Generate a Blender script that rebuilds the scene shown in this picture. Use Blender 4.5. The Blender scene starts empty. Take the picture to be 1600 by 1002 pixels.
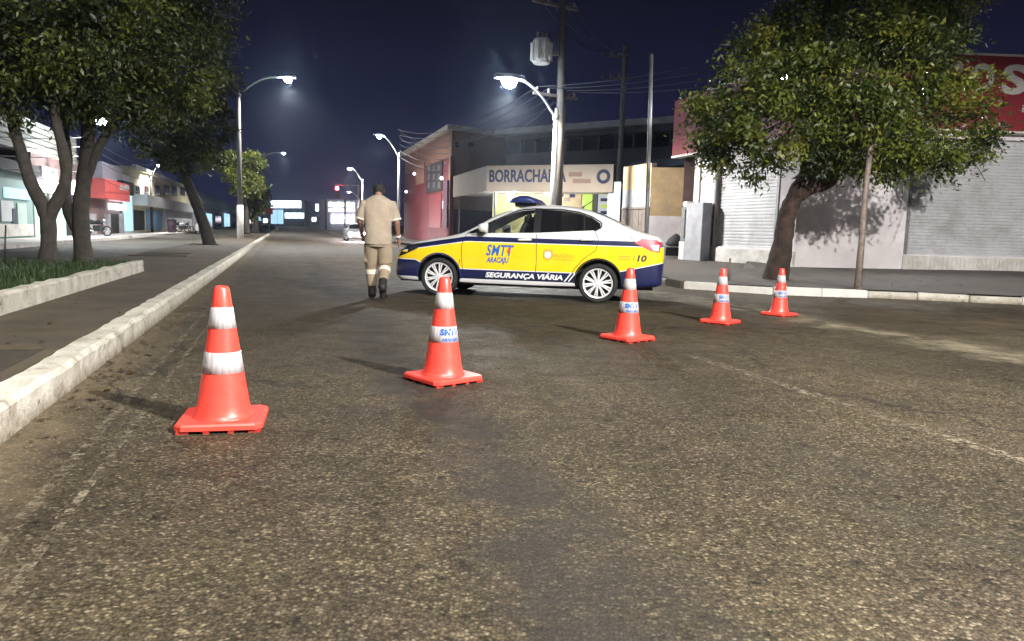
import bpy, bmesh, math, random
from mathutils import Vector, Matrix, Euler
from mathutils.bvhtree import BVHTree
import numpy as np
rnd = random.Random(7)
scene = bpy.context.scene
COL = scene.collection
PI = math.pi

# ------------------------------------------------------------------ camera
H = 1.07; F = 1150.0; ROLL = 0.03
PITCH = math.atan((501 - 363.8) / F)
r0 = Vector((1, 0, 0)); f0 = Vector((0, math.cos(PITCH), -math.sin(PITCH))); u0 = r0.cross(f0)
CR = r0 * math.cos(ROLL) + u0 * math.sin(ROLL)
CU = u0 * math.cos(ROLL) - r0 * math.sin(ROLL)
CAM = Vector((0, 0, H))
cd = bpy.data.cameras.new('camera'); cam = bpy.data.objects.new('camera', cd); COL.objects.link(cam)
cd.sensor_width = 36; cd.lens = 36 * F / 1600; cd.clip_start = 0.05; cd.clip_end = 6000
m3 = Matrix((CR, CU, -f0)).transposed()
cam.matrix_world = Matrix.Translation(CAM) @ m3.to_4x4()
scene.camera = cam

# ------------------------------------------------------------------ night sky, exposure
SKY = 1.0
w = bpy.data.worlds.new('World'); scene.world = w; w.use_nodes = True
nt = w.node_tree; bg = nt.nodes['Background']
sky = nt.nodes.new('ShaderNodeTexSky'); sky.sky_type = 'NISHITA'; sky.sun_disc = False
sky.sun_elevation = math.radians(-7.5); sky.sun_rotation = math.radians(160); sky.air_density = 1.5; sky.dust_density = 0.3
tc_ = nt.nodes.new('ShaderNodeTexCoord'); sx_ = nt.nodes.new('ShaderNodeSeparateXYZ'); nt.links.new(tc_.outputs['Generated'], sx_.inputs[0])
rp = nt.nodes.new('ShaderNodeValToRGB'); nt.links.new(sx_.outputs[2], rp.inputs[0]); rp.color_ramp.interpolation = 'EASE'
rp.color_ramp.elements[0].position = 0.0; rp.color_ramp.elements[0].color = (0.0042, 0.0050, 0.0150, 1)
rp.color_ramp.elements[1].position = 0.42; rp.color_ramp.elements[1].color = (0.0010, 0.0009, 0.0018, 1)
mx = nt.nodes.new('ShaderNodeMix'); mx.data_type = 'RGBA'; mx.blend_type = 'ADD'; mx.inputs[0].default_value = 1.0
nt.links.new(rp.outputs[0], mx.inputs[6])
tint = nt.nodes.new('ShaderNodeMix'); tint.data_type = 'RGBA'; tint.blend_type = 'MULTIPLY'; tint.inputs[0].default_value = 1.0
tint.inputs[7].default_value = (0.02, 0.02, 0.035, 1)
nt.links.new(sky.outputs[0], tint.inputs[6]); nt.links.new(tint.outputs[2], mx.inputs[7])
nt.links.new(mx.outputs[2], bg.inputs[0]); bg.inputs[1].default_value = SKY
LAMP_W = 2400.0
scene.view_settings.view_transform = 'Standard'; scene.view_settings.look = 'None'
scene.view_settings.exposure = 1.7; scene.view_settings.gamma = 1.0
scene.render.engine = 'CYCLES'
scene.cycles.use_denoising = True
scene.cycles.max_bounces = 3; scene.cycles.diffuse_bounces = 2; scene.cycles.glossy_bounces = 2; scene.cycles.volume_bounces = 0; scene.cycles.transparent_max_bounces = 6
scene.cycles.use_adaptive_sampling = True; scene.cycles.adaptive_threshold = 0.03
scene.cycles.sample_clamp_indirect = 4.0

# ------------------------------------------------------------------ pixel and road frames
def ray(px, py):
    return f0 * F + CR * (px - 800) - CU * (py - 501)
def G(px, py, z=0.0):
    d = ray(px, py); return CAM + d * ((z - H) / d.z)
def P(px, py, Y):
    d = ray(px, py); return CAM + d * (Y / d.y)
RD = Vector((-0.2998, 0.954, 0)); RN = Vector((0.954, 0.2998, 0))
def R(t, s, z=0.0):
    p = RN * t + RD * s; return Vector((p.x, p.y, z))
def on_t(px, T):                       # ground point on the line t = T seen in pixel column px (at the horizon)
    d = ray(px, 353 + 0.03 * (px - 440)); d = Vector((d.x, d.y, 0)); k = T / d.dot(RN); return d * k
class Wall:                            # a vertical plane through ground points A and B, normal towards the camera side
    def __init__(s, A, B):
        s.A = Vector((A[0], A[1], 0)); b = Vector((B[0], B[1], 0)); s.d = (b - s.A).normalized(); s.L = (b - s.A).length
        s.n = Vector((s.d.y, -s.d.x, 0))
        if s.n.dot(CAM - s.A) < 0: s.n = -s.n
    def uz(s, px, py):
        d = ray(px, py); k = (s.A - CAM).dot(s.n) / d.dot(s.n); p = CAM + d * k
        return (p - s.A).dot(s.d), p.z
    def pt(s, u, z, o=0.0):
        p = s.A + s.d * u + s.n * o; return Vector((p.x, p.y, z))
    def rect(s, x0, y0, x1, y1):
        xm, ym = (x0 + x1) / 2, (y0 + y1) / 2
        ua, ub = s.uz(x0, ym)[0], s.uz(x1, ym)[0]
        return min(ua, ub), max(ua, ub), s.uz(xm, y1)[1], s.uz(xm, y0)[1]

# ------------------------------------------------------------------ materials
MATS = {}
def newmat(name):
    m = bpy.data.materials.new(name); m.use_nodes = True; MATS[name] = m
    nt = m.node_tree; return m, nt, nt.nodes['Principled BSDF']
def N(nt, t, **kw):
    n = nt.nodes.new(t)
    for k, v in kw.items(): setattr(n, k, v)
    return n
def ramp(nt, fac, stops):
    r = N(nt, 'ShaderNodeValToRGB'); nt.links.new(fac, r.inputs[0])
    e = r.color_ramp.elements
    while len(e) < len(stops): e.new(0.5)
    for el, (p, c) in zip(e, stops):
        el.position = p; el.color = (c[0], c[1], c[2], 1) if not isinstance(c, (int, float)) else (c, c, c, 1)
    return r.outputs[0]
def noise(nt, scale, detail=4, rough=0.6, vec=None):
    n = N(nt, 'ShaderNodeTexNoise'); n.inputs['Scale'].default_value = scale; n.inputs['Detail'].default_value = detail
    n.inputs['Roughness'].default_value = rough
    if vec is not None: nt.links.new(vec, n.inputs['Vector'])
    return n.outputs[0]
def mixc(nt, fac, a, b, mode='MIX'):
    m = N(nt, 'ShaderNodeMix', data_type='RGBA', blend_type=mode)
    for i, v in ((0, fac), (6, a), (7, b)):
        if isinstance(v, (int, float)): m.inputs[i].default_value = v
        elif isinstance(v, tuple): m.inputs[i].default_value = (v[0], v[1], v[2], 1)
        else: nt.links.new(v, m.inputs[i])
    return m.outputs[2]
def math_(nt, op, a, b=None, c=None):
    m = N(nt, 'ShaderNodeMath', operation=op)
    for i, v in enumerate((a, b, c)):
        if v is None: continue
        if isinstance(v, (int, float)): m.inputs[i].default_value = v
        else: nt.links.new(v, m.inputs[i])
    return m.outputs[0]
def bump(nt, bs, h, strength=0.3, dist=0.02):
    b = N(nt, 'ShaderNodeBump'); b.inputs['Strength'].default_value = strength; b.inputs['Distance'].default_value = dist
    nt.links.new(h, b.inputs['Height']); nt.links.new(b.outputs[0], bs.inputs['Normal'])
def objco(nt):
    g = N(nt, 'ShaderNodeNewGeometry'); return g.outputs['Position']
def simple(name, col, rough=0.6, var=0.25, scale=6.0, metal=0.0, bmp=0.0, bscale=40.0, dirt=None, spec=0.5):
    if name in MATS: return MATS[name]
    m, nt, bs = newmat(name); v = objco(nt)
    n = noise(nt, scale, 5, 0.65, v)
    lo = tuple(c * (1 - var) for c in col); hi = tuple(min(1, c * (1 + var * 0.6)) for c in col)
    c = ramp(nt, n, [(0.3, lo), (0.7, hi)])
    if dirt:
        n2 = noise(nt, dirt[1], 6, 0.7, v); c = mixc(nt, ramp(nt, n2, [(0.48, 0.0), (0.66, dirt[2])]), c, dirt[0])
    nt.links.new(c, bs.inputs['Base Color']); bs.inputs['Roughness'].default_value = rough; bs.inputs['Metallic'].default_value = metal
    bs.inputs['Specular IOR Level'].default_value = spec
    if bmp: bump(nt, bs, noise(nt, bscale, 4, 0.6, v), bmp, 0.02)
    return m
def glow(name, col, strength):
    if name in MATS: return MATS[name]
    m, nt, bs = newmat(name)
    bs.inputs['Base Color'].default_value = (col[0]*.5, col[1]*.5, col[2]*.5, 1); bs.inputs['Roughness'].default_value = 0.4
    bs.inputs['Emission Color'].default_value = (*col, 1); bs.inputs['Emission Strength'].default_value = strength
    return m
def tcoord(nt):                        # distance to the right across the road
    p = objco(nt); d = N(nt, 'ShaderNodeVectorMath', operation='DOT_PRODUCT'); nt.links.new(p, d.inputs[0])
    d.inputs[1].default_value = RN; return d.outputs['Value']
def band(nt, x, c, wd):                # soft band of half width wd around x = c
    a = math_(nt, 'ABSOLUTE', math_(nt, 'SUBTRACT', x, c)); return math_(nt, 'SUBTRACT', 1.0, math_(nt, 'DIVIDE', a, wd), None)
def clamp01(nt, x):
    m = N(nt, 'ShaderNodeClamp'); nt.links.new(x, m.inputs[0]); return m.outputs[0]

def asphalt(name, lo, mid, hi, dirt=True):
    m, nt, bs = newmat(name); v = objco(nt)
    vo = N(nt, 'ShaderNodeTexVoronoi'); vo.inputs['Scale'].default_value = 80; vo.inputs['Randomness'].default_value = 1.0
    wv = N(nt, 'ShaderNodeTexNoise'); wv.inputs['Scale'].default_value = 30; nt.links.new(v, wv.inputs['Vector'])
    wadd = N(nt, 'ShaderNodeMix', data_type='VECTOR'); wadd.inputs[0].default_value = 0.012
    nt.links.new(v, wadd.inputs[4]); nt.links.new(wv.outputs[1], wadd.inputs[5])
    nt.links.new(wadd.outputs[1], vo.inputs['Vector'])
    sep = N(nt, 'ShaderNodeSeparateColor'); nt.links.new(vo.outputs['Color'], sep.inputs[0])
    stone = ramp(nt, sep.outputs[0], [(0.0, lo), (0.45, mid), (0.82, tuple(c * 1.5 for c in mid)), (0.97, hi)])
    tintc = mixc(nt, 0.35, stone, mixc(nt, sep.outputs[1], (0.070, 0.045, 0.028), (0.054, 0.048, 0.027)), 'MIX')
    edge = ramp(nt, vo.outputs['Distance'], [(0.3, 1.0), (0.7, 0.45)])
    c = mixc(nt, 1.0, tintc, edge, 'MULTIPLY')
    big = ramp(nt, noise(nt, 0.55, 6, 0.65, v), [(0.28, 0.55), (0.72, 1.4)])
    c = mixc(nt, 1.0, c, big, 'MULTIPLY')
    c = mixc(nt, ramp(nt, noise(nt, 1.7, 5, 0.7, v), [(0.35, 0.0), (0.65, 0.45)]), c, mixc(nt, 1.0, c, (0.95, 1.05, 0.75), 'MULTIPLY'))
    pits = ramp(nt, noise(nt, 13.0, 3, 0.6, v), [(0.30, 0.35), (0.42, 1.0)]); c = mixc(nt, 1.0, c, pits, 'MULTIPLY')
    med = ramp(nt, noise(nt, 5.0, 5, 0.7, v), [(0.3, 0.75), (0.7, 1.2)])
    c = mixc(nt, 1.0, c, med, 'MULTIPLY')
    if dirt:
        t = tcoord(nt)
        tn = math_(nt, 'ADD', t, math_(nt, 'MULTIPLY', math_(nt, 'SUBTRACT', noise(nt, 0.8, 4, 0.6, v), 0.5), 1.2))
        oil = math_(nt, 'MULTIPLY', clamp01(nt, math_(nt, 'MULTIPLY', band(nt, tn, 0.92, 0.34), 1.6)), ramp(nt, noise(nt, 1.6, 5, 0.7, v), [(0.30, 0.0), (0.52, 0.75)]))
        c = mixc(nt, oil, c, (0.022, 0.019, 0.017))
        oil2 = math_(nt, 'MULTIPLY', clamp01(nt, band(nt, tn, 2.6, 0.6)), ramp(nt, noise(nt, 1.1, 5, 0.7, v), [(0.45, 0.0), (0.65, 0.5)]))
        c = mixc(nt, oil2, c, (0.025, 0.022, 0.02))
        sand = math_(nt, 'MULTIPLY', clamp01(nt, band(nt, tn, -1.25, 0.42)), ramp(nt, noise(nt, 7, 6, 0.75, v), [(0.35, 0.15), (0.6, 0.85)]))
        c = mixc(nt, sand, c, (0.135, 0.105, 0.066))
        s2 = math_(nt, 'MULTIPLY', clamp01(nt, band(nt, tn, 6.9, 0.55)), ramp(nt, noise(nt, 2.2, 6, 0.75, v), [(0.4, 0.0), (0.65, 0.8)]))
        c = mixc(nt, s2, c, (0.30, 0.26, 0.18))
        s3 = math_(nt, 'MULTIPLY', clamp01(nt, band(nt, tn, 9.4, 2.2)), ramp(nt, noise(nt, 1.3, 6, 0.75, v), [(0.4, 0.0), (0.65, 0.6)]))
        c = mixc(nt, s3, c, (0.12, 0.085, 0.055))
    if dirt:
        wv2 = N(nt, 'ShaderNodeTexNoise'); wv2.inputs['Scale'].default_value = 1.3; wv2.inputs['Detail'].default_value = 5; nt.links.new(v, wv2.inputs['Vector'])
        wm2 = N(nt, 'ShaderNodeMix', data_type='VECTOR'); wm2.inputs[0].default_value = 0.45; nt.links.new(v, wm2.inputs[4]); nt.links.new(wv2.outputs[1], wm2.inputs[5])
        ve = N(nt, 'ShaderNodeTexVoronoi', feature='DISTANCE_TO_EDGE'); ve.inputs['Scale'].default_value = 0.55; nt.links.new(wm2.outputs[1], ve.inputs['Vector'])
        crack = math_(nt, 'MULTIPLY', ramp(nt, ve.outputs['Distance'], [(0.0, 1.0), (0.010, 0.0)]), ramp(nt, noise(nt, 0.5, 2, 0.5, v), [(0.46, 0.0), (0.56, 0.8)]))
        c = mixc(nt, crack, c, (0.012, 0.010, 0.008))
    nt.links.new(c, bs.inputs['Base Color'])
    rr = ramp(nt, noise(nt, 3.0, 4, 0.6, v), [(0.3, 0.62), (0.7, 0.88)])
    nt.links.new(rr, bs.inputs['Roughness']); bs.inputs['Specular IOR Level'].default_value = 0.22
    hgt = math_(nt, 'ADD', math_(nt, 'MULTIPLY', math_(nt, 'SUBTRACT', 1.0, vo.outputs['Distance']), math_(nt, 'ADD', 0.4, sep.outputs[2])), math_(nt, 'MULTIPLY', noise(nt, 9, 4, 0.6, v), 0.6))
    bump(nt, bs, hgt, 0.55, 0.006)
    return m
asphalt('asphalt', (0.0155, 0.0118, 0.008), (0.060, 0.046, 0.0315), (0.21, 0.17, 0.12))
asphalt('asphalt_pale', (0.06, 0.058, 0.054), (0.13, 0.125, 0.115), (0.3, 0.29, 0.27), False)

def paint_worn(name, col, thr):
    m, nt, bs = newmat(name); v = objco(nt)
    a = math_(nt, 'MULTIPLY', ramp(nt, noise(nt, 16, 6, 0.75, v), [(thr, 0.0), (thr + 0.14, 1.0)]), ramp(nt, noise(nt, 1.2, 3, 0.6, v), [(0.3, 0.35), (0.6, 1.0)]))
    nt.links.new(a, bs.inputs['Alpha']); bs.inputs['Base Color'].default_value = (*col, 1); bs.inputs['Roughness'].default_value = 0.8
    bump(nt, bs, noise(nt, 80, 3, 0.6, v), 0.5, 0.01)
    return m
paint_worn('worn_line', (0.17, 0.14, 0.095), 0.47); paint_worn('worn_white', (0.5, 0.48, 0.42), 0.36)

def kerb_mat():
    m, nt, bs = newmat('kerb_paint'); v = objco(nt)
    n = noise(nt, 3.5, 8, 0.72, v)
    c = ramp(nt, n, [(0.30, (0.19, 0.155, 0.11)), (0.44, (0.42, 0.39, 0.33)), (0.62, (0.56, 0.53, 0.465))])
    s = N(nt, 'ShaderNodeSeparateXYZ'); nt.links.new(v, s.inputs[0])
    low = math_(nt, 'MULTIPLY', ramp(nt, s.outputs[2], [(0.0, 1.0), (0.09, 0.0)]), ramp(nt, noise(nt, 9, 6, 0.75, v), [(0.3, 0.2), (0.6, 1.0)]))
    c = mixc(nt, low, c, (0.15, 0.115, 0.07))
    spot = ramp(nt, noise(nt, 11, 3, 0.5, v), [(0.66, 0.0), (0.72, 0.85)])
    c = mixc(nt, spot, c, (0.07, 0.055, 0.04))
    nt.links.new(c, bs.inputs['Base Color']); bs.inputs['Roughness'].default_value = 0.85
    bump(nt, bs, math_(nt, 'ADD', noise(nt, 14, 6, 0.7, v), math_(nt, 'MULTIPLY', noise(nt, 90, 3, 0.6, v), 0.3)), 0.7, 0.03)
kerb_mat()
M = simple
M('path_concrete', (0.075, 0.056, 0.034), 0.85, 0.45, 1.3, bmp=0.5, bscale=60, dirt=((0.05, 0.04, 0.03), 0.9, 0.7))
M('sidewalk', (0.095, 0.080, 0.068), 0.8, 0.4, 1.0, bmp=0.4, bscale=30, dirt=((0.045, 0.04, 0.038), 0.5, 0.8))
M('soil', (0.035, 0.028, 0.018), 0.95, 0.5, 8, bmp=0.8, bscale=25)
M('gravel_ground', (0.05, 0.045, 0.038), 0.9, 0.4, 0.3)
M('white_wall', (0.76, 0.71, 0.72), 0.8, 0.16, 0.9, bmp=0.12, bscale=20, dirt=((0.56, 0.49, 0.54), 1.1, 0.6))
M('plinth', (0.60, 0.58, 0.55), 0.75, 0.2, 2.5, bmp=0.2, bscale=30, dirt=((0.25, 0.22, 0.19), 2.0, 0.5))
M('shutter_metal', (0.60, 0.60, 0.62), 0.45, 0.12, 1.5, metal=0.25, dirt=((0.30, 0.28, 0.26), 1.2, 0.4))
M('red_sign', (0.19, 0.016, 0.026), 0.5, 0.12, 1.0)
M('sign_white', (0.48, 0.46, 0.46), 0.5, 0.08, 2)
M('trim_white', (0.60, 0.57, 0.54), 0.6, 0.1, 2)
M('peach_wall', (0.52, 0.37, 0.20), 0.85, 0.25, 1.2, bmp=0.2, bscale=20, dirt=((0.33, 0.25, 0.17), 1.4, 0.6))
M('grey_wall', (0.36, 0.36, 0.39), 0.85, 0.2, 1.5, bmp=0.2, bscale=20, dirt=((0.2, 0.18, 0.17), 1.4, 0.5))
M('weathered_wood', (0.17, 0.14, 0.12), 0.85, 0.4, 5, bmp=0.4, bscale=30)
M('dark_gap', (0.012, 0.011, 0.012), 0.8, 0.3, 3)
M('grey_box', (0.20, 0.21, 0.21), 0.5, 0.15, 5, metal=0.2)
M('concrete_pole', (0.30, 0.27, 0.235), 0.85, 0.25, 3, bmp=0.3, bscale=50)
M('concrete_shaded', (0.13, 0.112, 0.095), 0.85, 0.25, 3)  # concrete pole's lack of light, put into a darker colour
M('pole_dark', (0.10, 0.095, 0.088), 0.85, 0.25, 3)
M('steel_white', (0.55, 0.55, 0.55), 0.4, 0.15, 4, metal=0.3)
M('steel_grey', (0.28, 0.28, 0.29), 0.45, 0.2, 6, metal=0.5)
M('whitewash', (0.6, 0.58, 0.54), 0.85, 0.15, 5, bmp=0.2, bscale=30)
M('dark_metal', (0.04, 0.04, 0.042), 0.5, 0.3, 6, metal=0.4)
M('rust_post', (0.22, 0.18, 0.16), 0.7, 0.35, 9, metal=0.2, dirt=((0.12, 0.06, 0.03), 12, 0.7))
M('cable', (0.05, 0.05, 0.055), 0.6, 0.1, 4)
M('porcelain', (0.3, 0.25, 0.22), 0.3, 0.1, 6)
M('beige_wall', (0.26, 0.165, 0.105), 0.85, 0.2, 0.6, dirt=((0.2, 0.14, 0.1), 0.5, 0.5))
M('roof_brown', (0.20, 0.105, 0.072), 0.85, 0.2, 0.7)
M('red_wall', (0.10, 0.010, 0.015), 0.7, 0.25, 1.0)
M('red_door', (0.16, 0.020, 0.026), 0.6, 0.15, 2)
M('purple_dark', (0.06, 0.03, 0.05), 0.7, 0.3, 1)
M('blue_dark', (0.035, 0.05, 0.08), 0.6, 0.3, 1)
M('dim_facade', (0.07, 0.065, 0.075), 0.8, 0.3, 0.5)
M('glass_dark', (0.02, 0.022, 0.028), 0.12, 0.2, 2)
M('banner_cream', (0.25, 0.20, 0.15), 0.6, 0.12, 1.0, dirt=((0.22, 0.18, 0.14), 0.9, 0.5))
M('navy_letter', (0.012, 0.016, 0.05), 0.8, 0.1, 3)
M('brown_letter', (0.14, 0.075, 0.05), 0.5, 0.1, 3)
M('yellow_wall', (0.44, 0.41, 0.16), 0.7, 0.12, 1.0)
M('lime_paint', (0.42, 0.58, 0.05), 0.6, 0.1, 1)
M('pillar_blue', (0.50, 0.60, 0.68), 0.7, 0.1, 2)
M('teal_wall', (0.20, 0.30, 0.29), 0.8, 0.2, 0.7)
M('mint_wall', (0.42, 0.55, 0.50), 0.8, 0.12, 0.7)
M('cream_wall', (0.55, 0.50, 0.33), 0.8, 0.2, 0.5)
M('pale_wall', (0.55, 0.58, 0.60), 0.8, 0.12, 0.6)
M('lilac_wall', (0.42, 0.42, 0.50), 0.8, 0.15, 0.6)
M('salmon_sign', (0.62, 0.10, 0.09), 0.5, 0.15, 1.5)
M('sky_blue', (0.18, 0.36, 0.60), 0.7, 0.15, 1)
M('board_cream', (0.42, 0.40, 0.33), 0.75, 0.2, 1)
M('brown_wall', (0.14, 0.09, 0.085), 0.8, 0.25, 1)
M('bark', (0.034, 0.022, 0.017), 0.9, 0.45, 6, bmp=1.0, bscale=22, dirt=((0.10, 0.055, 0.045), 4, 0.6))
M('bark_dark', (0.05, 0.043, 0.036), 0.9, 0.4, 6, bmp=1.0, bscale=22)
M('rubber', (0.014, 0.014, 0.015), 0.85, 0.3, 20)
M('alloy', (0.72, 0.72, 0.73), 0.35, 0.06, 10, metal=0.25)
M('car_black', (0.012, 0.012, 0.014), 0.4, 0.2, 10)
M('car_white', (0.62, 0.62, 0.62), 0.25, 0.03, 2)
M('car_silver', (0.4, 0.41, 0.42), 0.3, 0.03, 2, metal=0.4)
M('car_blue', (0.02, 0.03, 0.12), 0.3, 0.1, 2)
M('decal_blue', (0.02, 0.10, 0.36), 0.4, 0.05, 4)
M('decal_red', (0.65, 0.06, 0.04), 0.4, 0.05, 4)
M('decal_orange', (0.62, 0.33, 0.03), 0.4, 0.05, 4)
M('decal_white', (0.72, 0.72, 0.72), 0.4, 0.05, 4)
M('seat_grey', (0.05, 0.05, 0.055), 0.9, 0.2, 20)
M('paper', (0.7, 0.66, 0.55), 0.8, 0.08, 8)
M('khaki', (0.33, 0.27, 0.205), 0.9, 0.2, 7, bmp=0.8, bscale=9)
M('khaki_dark', (0.27, 0.21, 0.145), 0.9, 0.2, 7, bmp=0.8, bscale=9)
M('reflect_band', (0.62, 0.57, 0.48), 0.45, 0.1, 30)
M('boot', (0.018, 0.016, 0.015), 0.6, 0.3, 20)
M('hair', (0.010, 0.008, 0.007), 0.7, 0.3, 60, bmp=0.5, bscale=200)
M('skin', (0.22, 0.115, 0.075), 0.55, 0.1, 20)
M('cone_orange', (0.92, 0.066, 0.046), 0.38, 0.10, 9, dirt=((0.34, 0.03, 0.022), 18, 0.5))
M('cone_under', (0.30, 0.02, 0.012), 0.6, 0.1, 9)
glow('lamp_glow', (0.74, 0.87, 1.0), 150); glow('lamp_glow_far', (0.80, 0.91, 1.0), 60)
glow('lit_white', (0.85, 0.95, 1.0), 1.6); glow('lit_mint', (0.55, 0.9, 0.78), 0.42); glow('lit_cyan', (0.45, 0.75, 1.0), 0.35)
glow('lit_strong', (0.82, 0.97, 1.0), 1.6); glow('lit_pinkwhite', (1.0, 0.84, 0.92), 0.9); glow('lit_green', (0.8, 1.0, 0.85), 1.2); glow('red_light', (1.0, 0.06, 0.10), 80)
glow('tail_red', (0.9, 0.02, 0.05), 0.25); glow('head_white', (1.0, 0.80, 0.80), 900); glow('beacon_blue', (0.25, 0.45, 1.0), 1.2)
def band_mat():
    m, nt, bs = newmat('cone_band'); v = objco(nt)
    tc = N(nt, 'ShaderNodeTexCoord'); sp = N(nt, 'ShaderNodeSeparateXYZ'); nt.links.new(tc.outputs['Object'], sp.inputs[0])
    ang = math_(nt, 'ARCTAN2', sp.outputs[1], sp.outputs[0])
    cb = N(nt, 'ShaderNodeCombineXYZ'); nt.links.new(math_(nt, 'MULTIPLY', ang, 3.0), cb.inputs[0]); nt.links.new(math_(nt, 'MULTIPLY', sp.outputs[2], 1.5), cb.inputs[1])
    c = ramp(nt, noise(nt, 2.2, 3, 0.5, cb.outputs[0]), [(0.34, (0.36, 0.335, 0.35)), (0.5, (0.46, 0.43, 0.44)), (0.68, (0.60, 0.565, 0.565))])
    nt.links.new(c, bs.inputs['Base Color']); bs.inputs['Roughness'].default_value = 0.28; bs.inputs['Metallic'].default_value = 0.15
band_mat()
def leaf_mat(name, a, b, c):
    m, nt, bs = newmat(name); g = N(nt, 'ShaderNodeNewGeometry')
    at = N(nt, 'ShaderNodeAttribute'); at.attribute_name = 'tone'
    col = ramp(nt, math_(nt, 'ADD', math_(nt, 'MULTIPLY', g.outputs['Random Per Island'], 0.3), math_(nt, 'MULTIPLY', at.outputs['Fac'], 0.7)), [(0.15, a), (0.5, b), (0.9, c)])
    nt.links.new(col, bs.inputs['Base Color']); bs.inputs['Roughness'].default_value = 0.5
    tr = N(nt, 'ShaderNodeBsdfTranslucent'); nt.links.new(col, tr.inputs[0])
    ms = N(nt, 'ShaderNodeMixShader'); ms.inputs[0].default_value = 0.3
    nt.links.new(bs.outputs[0], ms.inputs[1]); nt.links.new(tr.outputs[0], ms.inputs[2])
    nt.links.new(ms.outputs[0], nt.nodes['Material Output'].inputs[0])
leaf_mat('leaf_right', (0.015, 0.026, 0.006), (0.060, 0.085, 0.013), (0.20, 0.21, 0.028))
leaf_mat('leaf_lamplit', (0.04, 0.06, 0.012), (0.10, 0.13, 0.02), (0.22, 0.23, 0.04))  # lamp light on the small tree, put into paler leaf colours
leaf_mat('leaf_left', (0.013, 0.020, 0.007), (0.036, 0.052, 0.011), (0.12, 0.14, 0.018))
leaf_mat('grass_blade', (0.025, 0.05, 0.012), (0.05, 0.085, 0.02), (0.10, 0.11, 0.035))

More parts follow.
